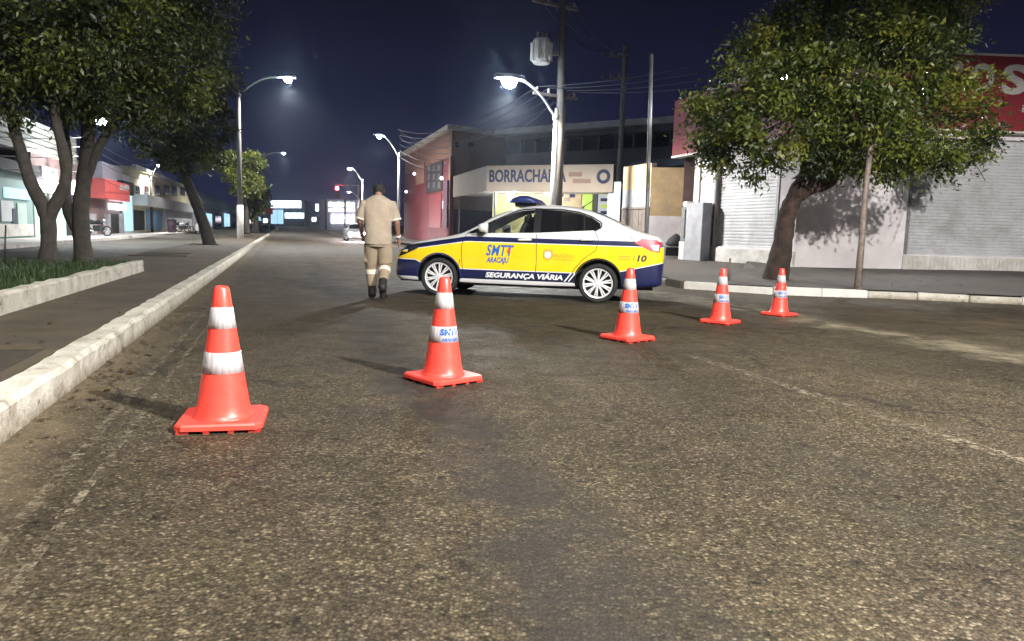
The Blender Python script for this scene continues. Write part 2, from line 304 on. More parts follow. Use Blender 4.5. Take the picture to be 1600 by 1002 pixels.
# ------------------------------------------------------------------ mesh builder
def tag(o, label=None, cat=None, group=None, kind=None):
    if label: o['label'] = label
    if cat: o['category'] = cat
    if group: o['group'] = group
    if kind: o['kind'] = kind
    return o
def empty(name, loc, label=None, cat=None, group=None, kind=None, rz=0.0):
    o = bpy.data.objects.new(name, None); COL.objects.link(o); o.location = loc; o.rotation_euler.z = rz; o.empty_display_size = 0.2
    return tag(o, label, cat, group, kind)
class MB:
    def __init__(s): s.v = []; s.f = []
    def add(s, vs, fs):
        k = len(s.v); s.v += [Vector(p) for p in vs]; s.f += [[i + k for i in f] for f in fs]; return s
    def box(s, c, d, rot=None):
        vs = [Vector((x * d[0] / 2, y * d[1] / 2, z * d[2] / 2)) for x in (-1, 1) for y in (-1, 1) for z in (-1, 1)]
        if rot is not None:
            mm = rot if isinstance(rot, Matrix) else Matrix.Rotation(rot, 3, 'Z'); vs = [mm @ p for p in vs]
        return s.add([p + Vector(c) for p in vs], [[0, 1, 3, 2], [4, 6, 7, 5], [0, 4, 5, 1], [2, 3, 7, 6], [0, 2, 6, 4], [1, 5, 7, 3]])
    def wbox(s, w, u0, u1, z0, z1, o0, o1):
        vs = [w.pt(u, z, o) for u in (u0, u1) for o in (o0, o1) for z in (z0, z1)]
        return s.add(vs, [[0, 1, 3, 2], [4, 6, 7, 5], [0, 4, 5, 1], [2, 3, 7, 6], [0, 2, 6, 4], [1, 5, 7, 3]])
    def prism(s, pts, z0, z1):
        n = len(pts); vs = [(p[0], p[1], z0) for p in pts] + [(p[0], p[1], z1) for p in pts]
        return s.add(vs, [list(range(n))[::-1], list(range(n, 2 * n))] + [[i, (i + 1) % n, n + (i + 1) % n, n + i] for i in range(n)])
    def tube(s, pts, rad, n=10, cap=True, up=None, ell=1.0):
        pts = [Vector(p) for p in pts]
        if not isinstance(rad, (list, tuple)): rad = [rad] * len(pts)
        vs = []; prev = None
        for i, p in enumerate(pts):
            t = (pts[min(i + 1, len(pts) - 1)] - pts[max(i - 1, 0)]).normalized()
            if prev is None:
                a = Vector((1, 0, 0)) if abs(t.x) < 0.9 else Vector((0, 1, 0))
                a = (a - t * a.dot(t)).normalized()
            else:
                a = (prev - t * prev.dot(t)).normalized()
            prev = a; b = t.cross(a)
            rr = rad[i]; ra, rb = rr if isinstance(rr, (tuple, list)) else (rr, rr * ell)
            for k in range(n):
                th = 2 * PI * k / n; vs.append(p + a * (ra * math.cos(th)) + b * (rb * math.sin(th)))
        fs = []
        for i in range(len(pts) - 1):
            for k in range(n):
                fs.append([i * n + k, i * n + (k + 1) % n, (i + 1) * n + (k + 1) % n, (i + 1) * n + k])
        if cap:
            fs.append(list(range(n))[::-1]); fs.append([(len(pts) - 1) * n + k for k in range(n)])
        return s.add(vs, fs)
    def lathe(s, prof, c, n=24, axis='Z', cap=True):
        vs = []
        for (r, h) in prof:
            for k in range(n):
                th = 2 * PI * k / n; a, b = r * math.cos(th), r * math.sin(th)
                vs.append(Vector(c) + (Vector((a, b, h)) if axis == 'Z' else Vector((a, h, b)) if axis == 'Y' else Vector((h, a, b))))
        m = len(prof); fs = []
        for i in range(m - 1):
            for k in range(n): fs.append([i * n + k, i * n + (k + 1) % n, (i + 1) * n + (k + 1) % n, (i + 1) * n + k])
        if cap: fs.append(list(range(n))[::-1]); fs.append([(m - 1) * n + k for k in range(n)])
        return s.add(vs, fs)
    def build(s, name, mat, parent=None, smooth=False, local=False, bevel=0.0, origin=None, fix=True):
        me = bpy.data.meshes.new(name)
        off = Vector((0, 0, 0))
        if parent is not None and not local:
            q = parent
            while q is not None: off += Vector(q.location); q = q.parent
        if origin is not None: off = off + Vector(origin)
        me.from_pydata([tuple(p - off) for p in s.v], [], s.f); me.update()
        if fix:
            bm = bmesh.new(); bm.from_mesh(me); bmesh.ops.recalc_face_normals(bm, faces=bm.faces)
            if bevel: bmesh.ops.bevel(bm, geom=list(bm.edges), offset=bevel, segments=2, affect='EDGES', clamp_overlap=True)
            bm.to_mesh(me); bm.free()
        if smooth: me.polygons.foreach_set('use_smooth', [True] * len(me.polygons))
        o = bpy.data.objects.new(name, me); COL.objects.link(o)
        me.materials.append(MATS[mat] if isinstance(mat, str) else mat)
        if parent is not None: o.parent = parent
        if origin is not None: o.location = origin
        return o
def struct(o): o['kind'] = 'structure'; return o
def evaluated(o, name=None):
    dg = bpy.context.evaluated_depsgraph_get(); dg.update()
    me = bpy.data.meshes.new_from_object(o.evaluated_get(dg)); return me
def text_geo(s, size, shear=0.0, bold=0.0, ext=0.0, space=1.0, align='CENTER'):
    c = bpy.data.curves.new('t', 'FONT'); c.body = s; c.size = size; c.shear = shear; c.offset = bold; c.extrude = ext
    c.align_x = align; c.align_y = 'CENTER'; c.resolution_u = 3; c.space_character = space
    o = bpy.data.objects.new('t', c); COL.objects.link(o); me = evaluated(o)
    vs = [v.co.copy() for v in me.vertices]; fs = [list(p.vertices) for p in me.polygons]
    bpy.data.objects.remove(o); bpy.data.curves.remove(c); bpy.data.meshes.remove(me)
    return vs, fs
def wall_text(w, s, u, z, size, off, mat, parent, name='lettering', width=None, flip=1, **kw):
    vs, fs = text_geo(s, size, ext=0.01, **kw)
    sx = 1.0
    if width:
        xs = [p.x for p in vs]; sx = width / (max(xs) - min(xs))
    right = w.d if w.d.dot(CR) > 0 else -w.d; sg = 1 if right == w.d else -1
    m = MB(); m.add([w.pt(u + sg * p.x * sx, z + p.y, off + p.z) for p in vs], fs)
    return m.build(name, mat, parent, fix=False)
def copy_tree(o, parent=None):
    c = o.copy(); COL.objects.link(c); c.parent = parent
    for ch in o.children: copy_tree(ch, c)
    return c

# ================================================================== the setting
m = MB(); m.add([(-2500, -2500, -0.06), (2500, -2500, -0.06), (2500, 2500, -0.06), (-2500, 2500, -0.06)], [[0, 1, 2, 3]])
struct(m.build('ground', 'gravel_ground'))
def rise(s): return max(0.0, (s - 85) * 0.011)
def sheet(name, ts, ss, z, mat):
    m = MB(); n = len(ts)
    m.add([R(t, s, z + rise(s)) for s in ss for t in ts], [[j * n + i, j * n + i + 1, (j + 1) * n + i + 1, (j + 1) * n + i] for j in range(len(ss) - 1) for i in range(n - 1)])
    return struct(m.build(name, mat))
SS = [-40, 0, 40, 85, 120, 170, 260]
sheet('road', [-1.36, 8, 60], SS, 0.0, 'asphalt')
sheet('far_carriageway', [-9.0, -4.0], SS, 0.0, 'asphalt_pale')
def strip(name, t0, t1, s0, s1, z, mat):
    m = MB(); m.add([R(t0, s0, z), R(t1, s0, z), R(t1, s1, z), R(t0, s1, z)], [[0, 1, 2, 3]]); return struct(m.build(name, mat))
strip('edge_line', -0.92, -0.87, -5, 84, 0.004, 'worn_line'); strip('edge_line', -0.77, -0.735, -5, 84, 0.004, 'worn_line')
for k in range(8):
    s0 = 1.2 + k * 12 - 12
    strip('lane_line', 3.50, 3.62, s0, s0 + 4.6 if k < 2 else s0 + 3.5, 0.004, 'worn_line')

# median: path slab, road kerb, planted bed
KT = -1.28
def noisy_kerb(name, line_t, width, s0, s1, z0, z1, step, mat, jit=0.006):
    m = MB(); prof = [(0.0, z0), (0.0, z1 - 0.03), (0.03, z1), (width - 0.03, z1), (width, z1 - 0.03), (width, z0)]
    ss = []; s = s0
    while s < s1: ss.append(s); s += step * (1 if s < 15 else 3 if s < 40 else 10)
    ss.append(s1); n = len(prof); vs = []
    for s in ss:
        low = rnd.uniform(-jit, jit)
        for i, (o, z) in enumerate(prof):
            j = jit if 0 < i < n - 1 else 0
            vs.append(R(line_t - o + rnd.uniform(-j, j), s, z + (rnd.uniform(-j, j) + low if j else 0)))
    fs = [[j * n + i, j * n + i + 1, (j + 1) * n + i + 1, (j + 1) * n + i] for j in range(len(ss) - 1) for i in range(n - 1)]
    fs += [list(range(n)), [(len(ss) - 1) * n + i for i in range(n)][::-1]]
    m.add(vs, fs); return m.build(name, mat, smooth=False)
struct(noisy_kerb('median_kerb', KT, 0.21, -6, 88, -0.05, 0.18, 0.14, 'kerb_paint'))
m = MB(); pts = [R(KT - 0.17, -6), R(KT - 0.17, 88), R(-4.2, 88), R(-4.2, 21), R(-6.3, 17), R(-6.3, -6)]
m.prism(pts, -0.05, 0.12); struct(m.build('path', 'path_concrete'))
# planted bed with its own low wall
a = G(225, 424, 0.12); b = G(0, 494, 0.12); back = (b - a).normalized(); far_end = Vector(a); near_end = a + back * 11
bed_n = Vector((-back.y, back.x, 0)); bed_n = bed_n if bed_n.x < 0 else -bed_n
def wall_strip(p, q, width, z0, z1, step, name, mat, parent=None):
    d = (q - p).normalized(); L = (q - p).length; nn = Vector((-d.y, d.x, 0)); nn = nn if nn.dot(bed_n) > 0 else -nn
    prof = [(0, z0), (0, z1 - 0.025), (0.025, z1), (width - 0.025, z1), (width, z1 - 0.025), (width, z0)]; n = len(prof)
    k = max(2, int(L / step)); vs = []
    for i in range(k + 1):
        c = p + d * (L * i / k)
        for j, (o, z) in enumerate(prof):
            e = 0.012 if 0 < j < n - 1 else 0
            vv = c + nn * (o + rnd.uniform(-e, e)); vs.append((vv.x, vv.y, z + rnd.uniform(-e, e)))
    m = MB(); m.add(vs, [[i * n + j, i * n + j + 1, (i + 1) * n + j + 1, (i + 1) * n + j] for i in range(k) for j in range(n - 1)] + [list(range(n)), [k * n + j for j in range(n)][::-1]])
    return m.build(name, mat, parent)
o = wall_strip(far_end, near_end, 0.16, 0.1, 0.33, 0.25, 'planter_wall', 'kerb_paint')
tag(o, 'low rough whitewashed wall edging the grass bed under the forked trees', 'wall')
bed = [far_end + bed_n * 0.15, near_end + bed_n * 0.15, near_end + bed_n * 4.2, far_end + bed_n * 3.2 - back * 0.5]
m = MB(); m.prism(bed, 0.05, 0.27); struct(m.build('planted_bed', 'soil'))
vs = []; fs = []
for k in range(9000):
    u = rnd.random() ** 0.8; v = rnd.random()
    p = (bed[0].lerp(bed[1], u)).lerp(bed[3].lerp(bed[2], u), v * v * 0.98 + 0.01)
    h = rnd.uniform(0.04, 0.13); a_ = rnd.uniform(0, PI); wd = rnd.uniform(0.006, 0.014); ln = Vector((rnd.uniform(-.05, .05), rnd.uniform(-.05, .05), h))
    s_ = Vector((math.cos(a_) * wd, math.sin(a_) * wd, 0)); q = Vector((p.x, p.y, 0.265)); i = len(vs)
    vs += [q - s_, q + s_, q + ln]; fs.append([i, i + 1, i + 2])
m = MB(); m.v = vs; m.f = fs
tag(m.build('grass', 'grass_blade', fix=False), 'short green grass growing in the planted bed on the left', 'grass', kind='stuff')
# tree pits in the path: a concrete rim round dark soil
def pit(t0, t1, s0, s1, label):
    e = empty('tree_pit', R((t0 + t1) / 2, (s0 + s1) / 2, 0.12), kind='structure')
    m = MB()
    for (a0, a1, b0, b1) in ((t0, t1, s0, s0 + .09), (t0, t1, s1 - .09, s1), (t0, t0 + .09, s0 + .09, s1 - .09), (t1 - .09, t1, s0 + .09, s1 - .09)):
        m.prism([R(a0, b0), R(a1, b0), R(a1, b1), R(a0, b1)], 0.10, 0.145)
    m.build('rim', 'path_concrete', e)
    m = MB(); q = [R(t0 + .09, s0 + .09), R(t1 - .09, s0 + .09), R(t1 - .09, s1 - .09), R(t0 + .09, s1 - .09)]
    m.prism(q, 0.09, 0.128); m.build('pit_soil', 'soil', e)
pit(-3.1, -1.53, 3.8, 6.15, ''); pit(-4.05, -2.55, 22.6, 24.6, ''); pit(-4.1, -2.7, 35.5, 37.2, '')
# far pavement on the left
m = MB(); m.prism([R(-9.0, -10), R(-9.0, 200), R(-14, 200), R(-14, -10)], -0.05, 0.15); struct(m.build('left_pavement', 'plinth'))

# right sidewalk: rises gently from the kerb to the shops
kp = [G(x, y, 0) for x, y in ((1019, 441), (1072, 451.5), (1141, 456), (1234, 462), (1316, 464), (1397, 467), (1507, 472), (1600, 476), (1760, 484), (2100, 500))]
main = [R(7.9, s) for s in (120, 90, 70, 55, 45, 38, 32, 27, 23, 20, 17.5)]
KL = main + [Vector((p.x, p.y, 0)) for p in kp]
dirs = [RN] * len(main) + [(RN * (1 - k) + Vector((0.15, 1, 0)) * k).normalized() for k in [0.35, 0.6, 0.8, 0.95, 1, 1, 1, 1, 1, 1]]
rows = [0.14, 1.0, 2.2, 3.6, 5.0, 7.0, 10, 16, 26]
def side_z(d): return 0.145 + min(0.30, max(0, d) * 0.042)
m = MB(); n = len(rows)
vs = [(K + D * d).to_tuple()[:2] + (side_z(d),) for K, D in zip(KL, dirs) for d in rows]
m.add(vs, [[i * n + j, i * n + j + 1, (i + 1) * n + j + 1, (i + 1) * n + j] for i in range(len(KL) - 1) for j in range(n - 1)])
# outer skirt so that the slab has thickness under the kerb
struct(m.build('sidewalk', 'sidewalk', smooth=True))
SBVH = BVHTree.FromPolygons([Vector(v) for v in vs], m.f)
def sz(x, y):
    h = SBVH.ray_cast(Vector((x, y, 5)), Vector((0, 0, -1))); return h[0].z if h[0] else 0.0
kerb = empty('kerb', KL[len(main)], kind='structure')
def stone_mesh(L, name):
    m = MB(); m.box((0, 0, 0), (L, 0.17, 0.30)); return m
acc = 0; segs = []
path = KL
def resample(path, step):
    out = [path[0]]; i = 0; cur = Vector(path[0]); left = step
    for q in path[1:]:
        q = Vector(q)
        while (q - cur).length >= left:
            cur = cur + (q - cur).normalized() * left; out.append(cur.copy()); left = step
        left -= (q - cur).length; cur = q
    return out
pts = resample(KL[4:], 0.92)
proto = None
for mi, mt in enumerate(('kerb_paint', 'path_concrete', 'whitewash')):
    mm = MB(); mm.box((0, 0, 0), (0.90, 0.17, 0.30)); ob = mm.build('kerb_stone_source', mt, None, bevel=0.015, local=True)
    segs.append(ob.data); bpy.data.objects.remove(ob)
for i in range(len(pts) - 1):
    p, q = pts[i], pts[i + 1]; c = (p + q) / 2; d = (q - p)
    o = bpy.data.objects.new('kerb_stone', segs[rnd.choices((0, 1, 2), (6, 1.2, 3))[0]]); COL.objects.link(o); o.parent = kerb
    dz = rnd.uniform(-0.025, 0.012)
    nn = Vector((-d.y, d.x, 0)).normalized()
    o.location = c - kerb.location + Vector((0, 0, 0.0 + dz)) + nn * 0.0
    o.rotation_euler = (rnd.uniform(-.03, .03), rnd.uniform(-.012, .012), math.atan2(d.y, d.x) + rnd.uniform(-.012, .012))
# gutter dirt heaped along the kerb and pebbles
vs = []; fs = []
def pebble(p, r, m):
    o = [(1, 0, 0), (-1, 0, 0), (0, 1, 0), (0, -1, 0), (0, 0, 1)]
    k = len(vs); a_ = rnd.uniform(0, PI); ca, sa = math.cos(a_), math.sin(a_)
    for (x, y, z) in o:
        x *= r * rnd.uniform(.7, 1.4); y *= r * rnd.uniform(.6, 1.1); vs.append(p + Vector((x * ca - y * sa, x * sa + y * ca, z * r * 0.7)))
    for f in ([0, 2, 4], [2, 1, 4], [1, 3, 4], [3, 0, 4]): fs.append([k + i for i in f])
for k in range(1300):
    s = 1.0 + 14 * rnd.random() ** 1.6; t = KT + abs(rnd.gauss(0, 0.16)) + 0.01
    pebble(R(t, s, 0.0), rnd.uniform(0.002, 0.006), None)
for k in range(2500):
    i = rnd.randrange(9, len(pts) - 6); c = pts[i].lerp(pts[i + 1], rnd.random())
    pebble(c + Vector((rnd.gauss(0, .2), -0.12 - abs(rnd.gauss(0, 0.6)), 0)), rnd.uniform(0.005, 0.018), None)
m = MB(); m.v = vs; m.f = fs
M('pebble', (0.13, 0.10, 0.068), 0.9, 0.5, 30)
tag(m.build('gutter_grit', 'pebble', fix=False), 'loose sand and small stones lying in the gutters', 'grit', kind='stuff')

# ================================================================== traffic cones
def make_cone(pos, rz, scale, label, decal=None):
    e = empty('traffic_cone', pos, label, 'traffic cone', 'traffic cones across the road', rz=rz); e.scale = (scale,) * 3
    HT = 0.75
    def rad(z): return 0.142 - (0.142 - 0.036) * ((z - 0.05) / (HT - 0.05))
    m = MB()
    prof = [(0.165, 0.046), (0.152, 0.055), (0.142, 0.075)] + [(rad(z), z) for z in (0.12, 0.3, 0.5, 0.66, 0.73)] + [(0.033, 0.742), (0.024, 0.745), (0.022, 0.70)]
    m.lathe(prof, (0, 0, 0), 40, cap=True); m.build('cone_body', 'cone_orange', e, True, True)
    m = MB(); S = 0.215; c = 0.035
    outline = [(-S + c, -S), (S - c, -S), (S, -S + c), (S, S - c), (S - c, S), (-S + c, S), (-S, S - c), (-S, -S + c)]
    top = [(x * 0.965, y * 0.965) for x, y in outline]
    n = 8; vv = [(x, y, 0.018) for x, y in outline] + [(x, y, 0.040) for x, y in outline] + [(x, y, 0.050) for x, y in top]
    m.add(vv, [list(range(n))[::-1], list(range(2 * n, 3 * n))] + [[r * n + i, r * n + (i + 1) % n, (r + 1) * n + (i + 1) % n, (r + 1) * n + i] for r in (0, 1) for i in range(n)])
    m.build('base_plate', 'cone_orange', e, False, True)
    for x in (-1, 1):
        for y in (-1, 1):
            m = MB(); m.box((x * 0.175, y * 0.175, 0.0095), (0.06, 0.06, 0.019)); m.build('foot', 'cone_under', e, False, True)
    for x, y in ((0.06, -0.195), (-0.06, -0.195), (0.06, 0.195), (-0.06, 0.195), (0.195, 0.06), (0.195, -0.06), (-0.195, 0.06), (-0.195, -0.06)):
        m = MB(); m.box((x, y, 0.0095), (0.03, 0.03, 0.019)); m.build('foot', 'cone_under', e, False, True)
    for z0, z1 in ((0.288, 0.400), (0.523, 0.636)):
        m = MB(); k = 0.0022
        m.lathe([(rad(z0) - .001, z0), (rad(z0) + k, z0 + .001), (rad((z0 + z1) / 2) + k, (z0 + z1) / 2), (rad(z1) + k, z1 - .001), (rad(z1) - .001, z1)], (0, 0, 0), 40, cap=False)
        bnd = m.build('reflective_band', 'cone_band', e, True, True)
        if decal is not None and z0 < 0.5:
            for txt, zz, sz_, bo in (('SMTT', 0.360, 0.058, 0.0038), ('ARACAJU', 0.309, 0.028, 0.0015)):
                tv, tf = text_geo(txt, sz_, 0.2, bo, space=1.05)
                mm = MB(); out = []
                for p in tv:
                    z = zz + p.y; r = rad(z) + k + 0.0012; a_ = decal + p.x / r; out.append((r * math.sin(a_), -r * math.cos(a_), z))
                mm.add(out, tf); mm.build('lettering', 'decal_blue', bnd, False, True, fix=False)
    return e
def cone_px(px, py): p = G(px, py); return Vector((p.x, p.y, 0))
make_cone(cone_px(350, 662), math.radians(14), 1.0, 'nearest orange traffic cone with two silver bands, beside the white kerb')
make_cone(cone_px(692, 594.5), math.radians(42), 1.0, 'orange traffic cone standing in front of the car\'s front wheel', math.radians(-42 + 32))
make_cone(cone_px(980, 531), math.radians(40), 1.0, 'orange traffic cone standing in front of the car\'s rear bumper', math.radians(-40 + 8))
make_cone(cone_px(1125, 505), math.radians(50), 0.94, 'small orange traffic cone on the open road right of the car', math.radians(-50 + 5))
make_cone(cone_px(1217, 493), math.radians(38), 0.91, 'farthest orange traffic cone, in front of the tree trunk on the right', math.radians(-38 + 2))

# ================================================================== the patrol car
def livery():
    m, nt, bs = newmat('livery'); tc = N(nt, 'ShaderNodeTexCoord'); sp = N(nt, 'ShaderNodeSeparateXYZ'); nt.links.new(tc.outputs['Object'], sp.inputs[0])
    x, z = sp.outputs[0], sp.outputs[2]
    def mr(v, a, b, c, d):
        n = N(nt, 'ShaderNodeMapRange'); nt.links.new(v, n.inputs[0])
        for i, k in enumerate((a, b, c, d)): n.inputs[i + 1].default_value = k
        return n.outputs[0]
    zu = mr(x, -2.2, -0.9, 0.66, 0.872)
    zl = math_(nt, 'ADD', mr(x, -1.75, -1.5, 0.56, 0.44), mr(x, 1.3, 2.15, 0.0, 0.20))
    lt = lambda a, b: math_(nt, 'LESS_THAN', a, b)
    sill = mr(x, 0.9, 0.95, 0.295, 0.10)
    white = (0.66, 0.66, 0.67); yellow = (0.80, 0.56, 0.012); navy = (0.010, 0.013, 0.060)
    c = mixc(nt, lt(z, math_(nt, 'ADD', zu, 0.085)), white, navy)
    c = mixc(nt, lt(z, math_(nt, 'ADD', zu, 0.012)), c, white)
    c = mixc(nt, lt(z, zu), c, yellow)
    c = mixc(nt, lt(z, math_(nt, 'ADD', zl, 0.014)), c, white)
    c = mixc(nt, lt(z, zl), c, navy)
    c = mixc(nt, lt(z, sill), c, white)
    dirty = ramp(nt, noise(nt, 3.0, 5, 0.6, tc.outputs['Object']), [(0.35, 0.88), (0.7, 1.0)])
    c = mixc(nt, 1.0, c, dirty, 'MULTIPLY')
    nt.links.new(c, bs.inputs['Base Color']); bs.inputs['Roughness'].default_value = 0.28
    bs.inputs['Coat Weight'].default_value = 0.7; bs.inputs['Coat Roughness'].default_value = 0.05
livery()
def glass_tint(name, col, alpha):
    m, nt, bs = newmat(name); bs.inputs['Base Color'].default_value = (*col, 1); bs.inputs['Roughness'].default_value = 0.05
    bs.inputs['Alpha'].default_value = alpha; bs.inputs['Specular IOR Level'].default_value = 0.6
glass_tint('side_glass', (0.01, 0.012, 0.014), 0.45); glass_tint('tinted_glass', (0.008, 0.008, 0.010), 0.90); glass_tint('windscreen', (0.008, 0.010, 0.012), 0.97)
XF, XR, ZW, TR = -1.35, 1.17, 0.30, 0.302
WIN_F = [(-0.90, 1.005), (-0.52, 1.20), (-0.20, 1.345), (-0.05, 1.385), (0.135, 1.40), (0.15, 1.04)]
WIN_R = [(0.235, 1.405), (0.55, 1.40), (0.82, 1.365), (1.02, 1.30), (1.16, 1.215), (1.17, 1.155), (1.08, 1.105), (0.25, 1.045)]
def car_body(hatch=False):
    ST = [(-2.18, .56, .50, .50, .30, .36), (-2.12, .69, .62, .68, .24, .5), (-2.0, .785, .70, .775, .21, .60), (-1.75, .865, .77, .835, .20, .66), (-1.38, .935, .845, .862, .20, .69),
          (-1.03, .995, .905, .866, .20, .68), (-.78, 1.16, .935, .866, .19, .63), (-.52, 1.315, .945, .866, .19, .60), (-.26, 1.42, .955, .866, .19, .575), (0.0, 1.475, .962, .866, .19, .57),
          (.35, 1.502, .97, .866, .19, .565), (.78, 1.478, .98, .864, .20, .555), (1.15, 1.385, .99, .86, .21, .55), (1.42, 1.265, 1.0, .852, .22, .57), (1.64, 1.155, 1.005, .84, .23, .61),
          (1.86, 1.085, 1.01, .82, .24, .66), (2.03, 1.06, .99, .79, .26, .64), (2.12, 1.00, .93, .74, .28, .58), (2.16, .80, .72, .66, .32, .5)]
    if hatch:
        ST = ST[:12] + [(1.15, 1.44, .99, .86, .21, .55), (1.42, 1.36, .99, .85, .22, .55), (1.6, 1.18, .99, .82, .24, .55), (1.70, .95, .85, .74, .30, .5)]
    bm = bmesh.new(); rings = []
    for (x, zt, zs, w, zb, wr) in ST:
        g = zt - zs; half = [(.90 * w, zb), (.985 * w, zb + .025), (1.0 * w, zb + .05 + .42 * (zs - zb)), (.993 * w, zs - .12), (.968 * w, zs),
                             (.935 * w, zs + .14 * g), (.935 * w - (.935 * w - wr) * .78, zs + .76 * g), (wr * .97, zs + .91 * g), (.74 * wr, zs + .985 * g), (.38 * wr, zt)]
        pts = [(0, zb)] + half + [(0, zt)] + [(-y, z) for y, z in half[::-1]]
        rings.append([bm.verts.new((x, y, z)) for y, z in pts])
    n = len(rings[0])
    for a_, b_ in zip(rings, rings[1:]):
        for i in range(n): bm.faces.new((a_[i], a_[(i + 1) % n], b_[(i + 1) % n], b_[i]))
    bm.faces.new(rings[0]); bm.faces.new(rings[-1][::-1])
    bmesh.ops.recalc_face_normals(bm, faces=bm.faces)
    me = bpy.data.meshes.new('body_cage'); bm.to_mesh(me); bm.free()
    o = bpy.data.objects.new('body_cage', me); COL.objects.link(o)
    sb = o.modifiers.new('s', 'SUBSURF'); sb.levels = 2; sb.render_levels = 2
    me2 = evaluated(o); bpy.data.objects.remove(o); return me2
def boolean(me, cutters):
    o = bpy.data.objects.new('b', me); COL.objects.link(o); tmp = []
    for cm in cutters:
        c = bpy.data.objects.new('c', cm); COL.objects.link(c); tmp.append(c)
        md = o.modifiers.new('b', 'BOOLEAN'); md.operation = 'DIFFERENCE'; md.solver = 'EXACT'; md.object = c
    r = evaluated(o)
    for c in tmp + [o]: bpy.data.objects.remove(c)
    return r
def mesh_of(mb, name='tmp'):
    me = bpy.data.meshes.new(name); me.from_pydata([tuple(p) for p in mb.v], [], mb.f)
    bm = bmesh.new(); bm.from_mesh(me); bmesh.ops.recalc_face_normals(bm, faces=bm.faces); bm.to_mesh(me); bm.free(); return me
def win_prism(out):
    m = MB(); n = len(out); m.add([(x, -1.2, z) for x, z in out] + [(x, 1.2, z) for x, z in out], [list(range(n)), list(range(n, 2 * n))[::-1]] + [[i, (i + 1) % n, n + (i + 1) % n, n + i] for i in range(n)])
    return mesh_of(m)
smooth_body = car_body()
CBVH = BVHTree.FromPolygons([v.co.copy() for v in smooth_body.vertices], [list(p.vertices) for p in smooth_body.polygons])
def side_pt(x, z, off, sgn=-1):
    h = CBVH.ray_cast(Vector((x, sgn * 2.0, z)), Vector((0, -sgn, 0)))
    if h[0] is None: return None
    return h[0] + h[1] * (off if h[1].y * sgn > 0 else -off)
def panel(outline, off, name, mat, parent, sgn=-1, cuts=0.07, thick=0.0):
    bm = bmesh.new(); f = bm.faces.new([bm.verts.new((x, 0, z)) for x, z in outline])
    xs = [p[0] for p in outline]; zs = [p[1] for p in outline]
    for lo, hi, ax in ((min(xs), max(xs), 0), (min(zs), max(zs), 2)):
        k = int((hi - lo) / cuts)
        for i in range(1, k + 1):
            co = [0, 0, 0]; co[ax] = lo + (hi - lo) * i / (k + 1); no = [0, 0, 0]; no[ax] = 1
            bmesh.ops.bisect_plane(bm, geom=list(bm.verts) + list(bm.edges) + list(bm.faces), plane_co=co, plane_no=no)
    for v in bm.verts:
        p = side_pt(v.co.x, v.co.z, off, sgn)
        v.co = p if p is not None else Vector((v.co.x, sgn * 0.6, v.co.z))
    if thick:
        bmesh.ops.recalc_face_normals(bm, faces=bm.faces)
        bmesh.ops.solidify(bm, geom=list(bm.faces), thickness=thick)
    bmesh.ops.recalc_face_normals(bm, faces=bm.faces)
    me = bpy.data.meshes.new(name); bm.to_mesh(me); bm.free(); me.materials.append(MATS[mat])
    me.polygons.foreach_set('use_smooth', [True] * len(me.polygons))
    o = bpy.data.objects.new(name, me); COL.objects.link(o); o.parent = parent; return o
def line_panel(pts, wd, off, name, mat, parent, sgn=-1):
    m = MB(); vs = []
    rs = [Vector((a[0], 0, a[1])) for a in pts]; rs = resample(rs, 0.04) + [rs[-1]]
    for i, p in enumerate(rs):
        t = (rs[min(i + 1, len(rs) - 1)] - rs[max(0, i - 1)]).normalized(); q = Vector((-t.z, 0, t.x))
        for e in (-1, 1):
            c = p + q * (e * wd / 2); h = side_pt(c.x, c.z, off, sgn); vs.append(h if h is not None else Vector((c.x, sgn * .8, c.z)))
    m.add(vs, [[2 * i, 2 * i + 1, 2 * i + 3, 2 * i + 2] for i in range(len(rs) - 1)])
    return m.build(name, mat, parent, False, True, fix=False)
def decal_text(s, x, z, size, mat, parent, width=None, off=0.004, **kw):
    tv, tf = text_geo(s, size, **kw); sx = 1.0
    if width: xs = [p.x for p in tv]; sx = width / (max(xs) - min(xs))
    m = MB(); m.add([side_pt(x + p.x * sx, z + p.y, off) for p in tv], tf); return m.build('lettering', mat, parent, False, True, fix=False)
def top_panel(outline, off, name, mat, parent, cuts=0.08):
    bm = bmesh.new(); bm.faces.new([bm.verts.new((x, y, 0)) for x, y in outline])
    xs = [p[0] for p in outline]; ys = [p[1] for p in outline]
    for lo, hi, ax in ((min(xs), max(xs), 0), (min(ys), max(ys), 1)):
        k = int((hi - lo) / cuts)
        for i in range(1, k + 1):
            co = [0, 0, 0]; co[ax] = lo + (hi - lo) * i / (k + 1); no = [0, 0, 0]; no[ax] = 1
            bmesh.ops.bisect_plane(bm, geom=list(bm.verts) + list(bm.edges) + list(bm.faces), plane_co=co, plane_no=no)
    for v in bm.verts:
        h = CBVH.ray_cast(Vector((v.co.x, v.co.y, 3)), Vector((0, 0, -1))); v.co = h[0] + h[1] * off
    bmesh.ops.recalc_face_normals(bm, faces=bm.faces)
    me = bpy.data.meshes.new(name); bm.to_mesh(me); bm.free(); me.materials.append(MATS[mat]); me.polygons.foreach_set('use_smooth', [True] * len(me.polygons))
    o = bpy.data.objects.new(name, me); COL.objects.link(o); o.parent = parent; return o
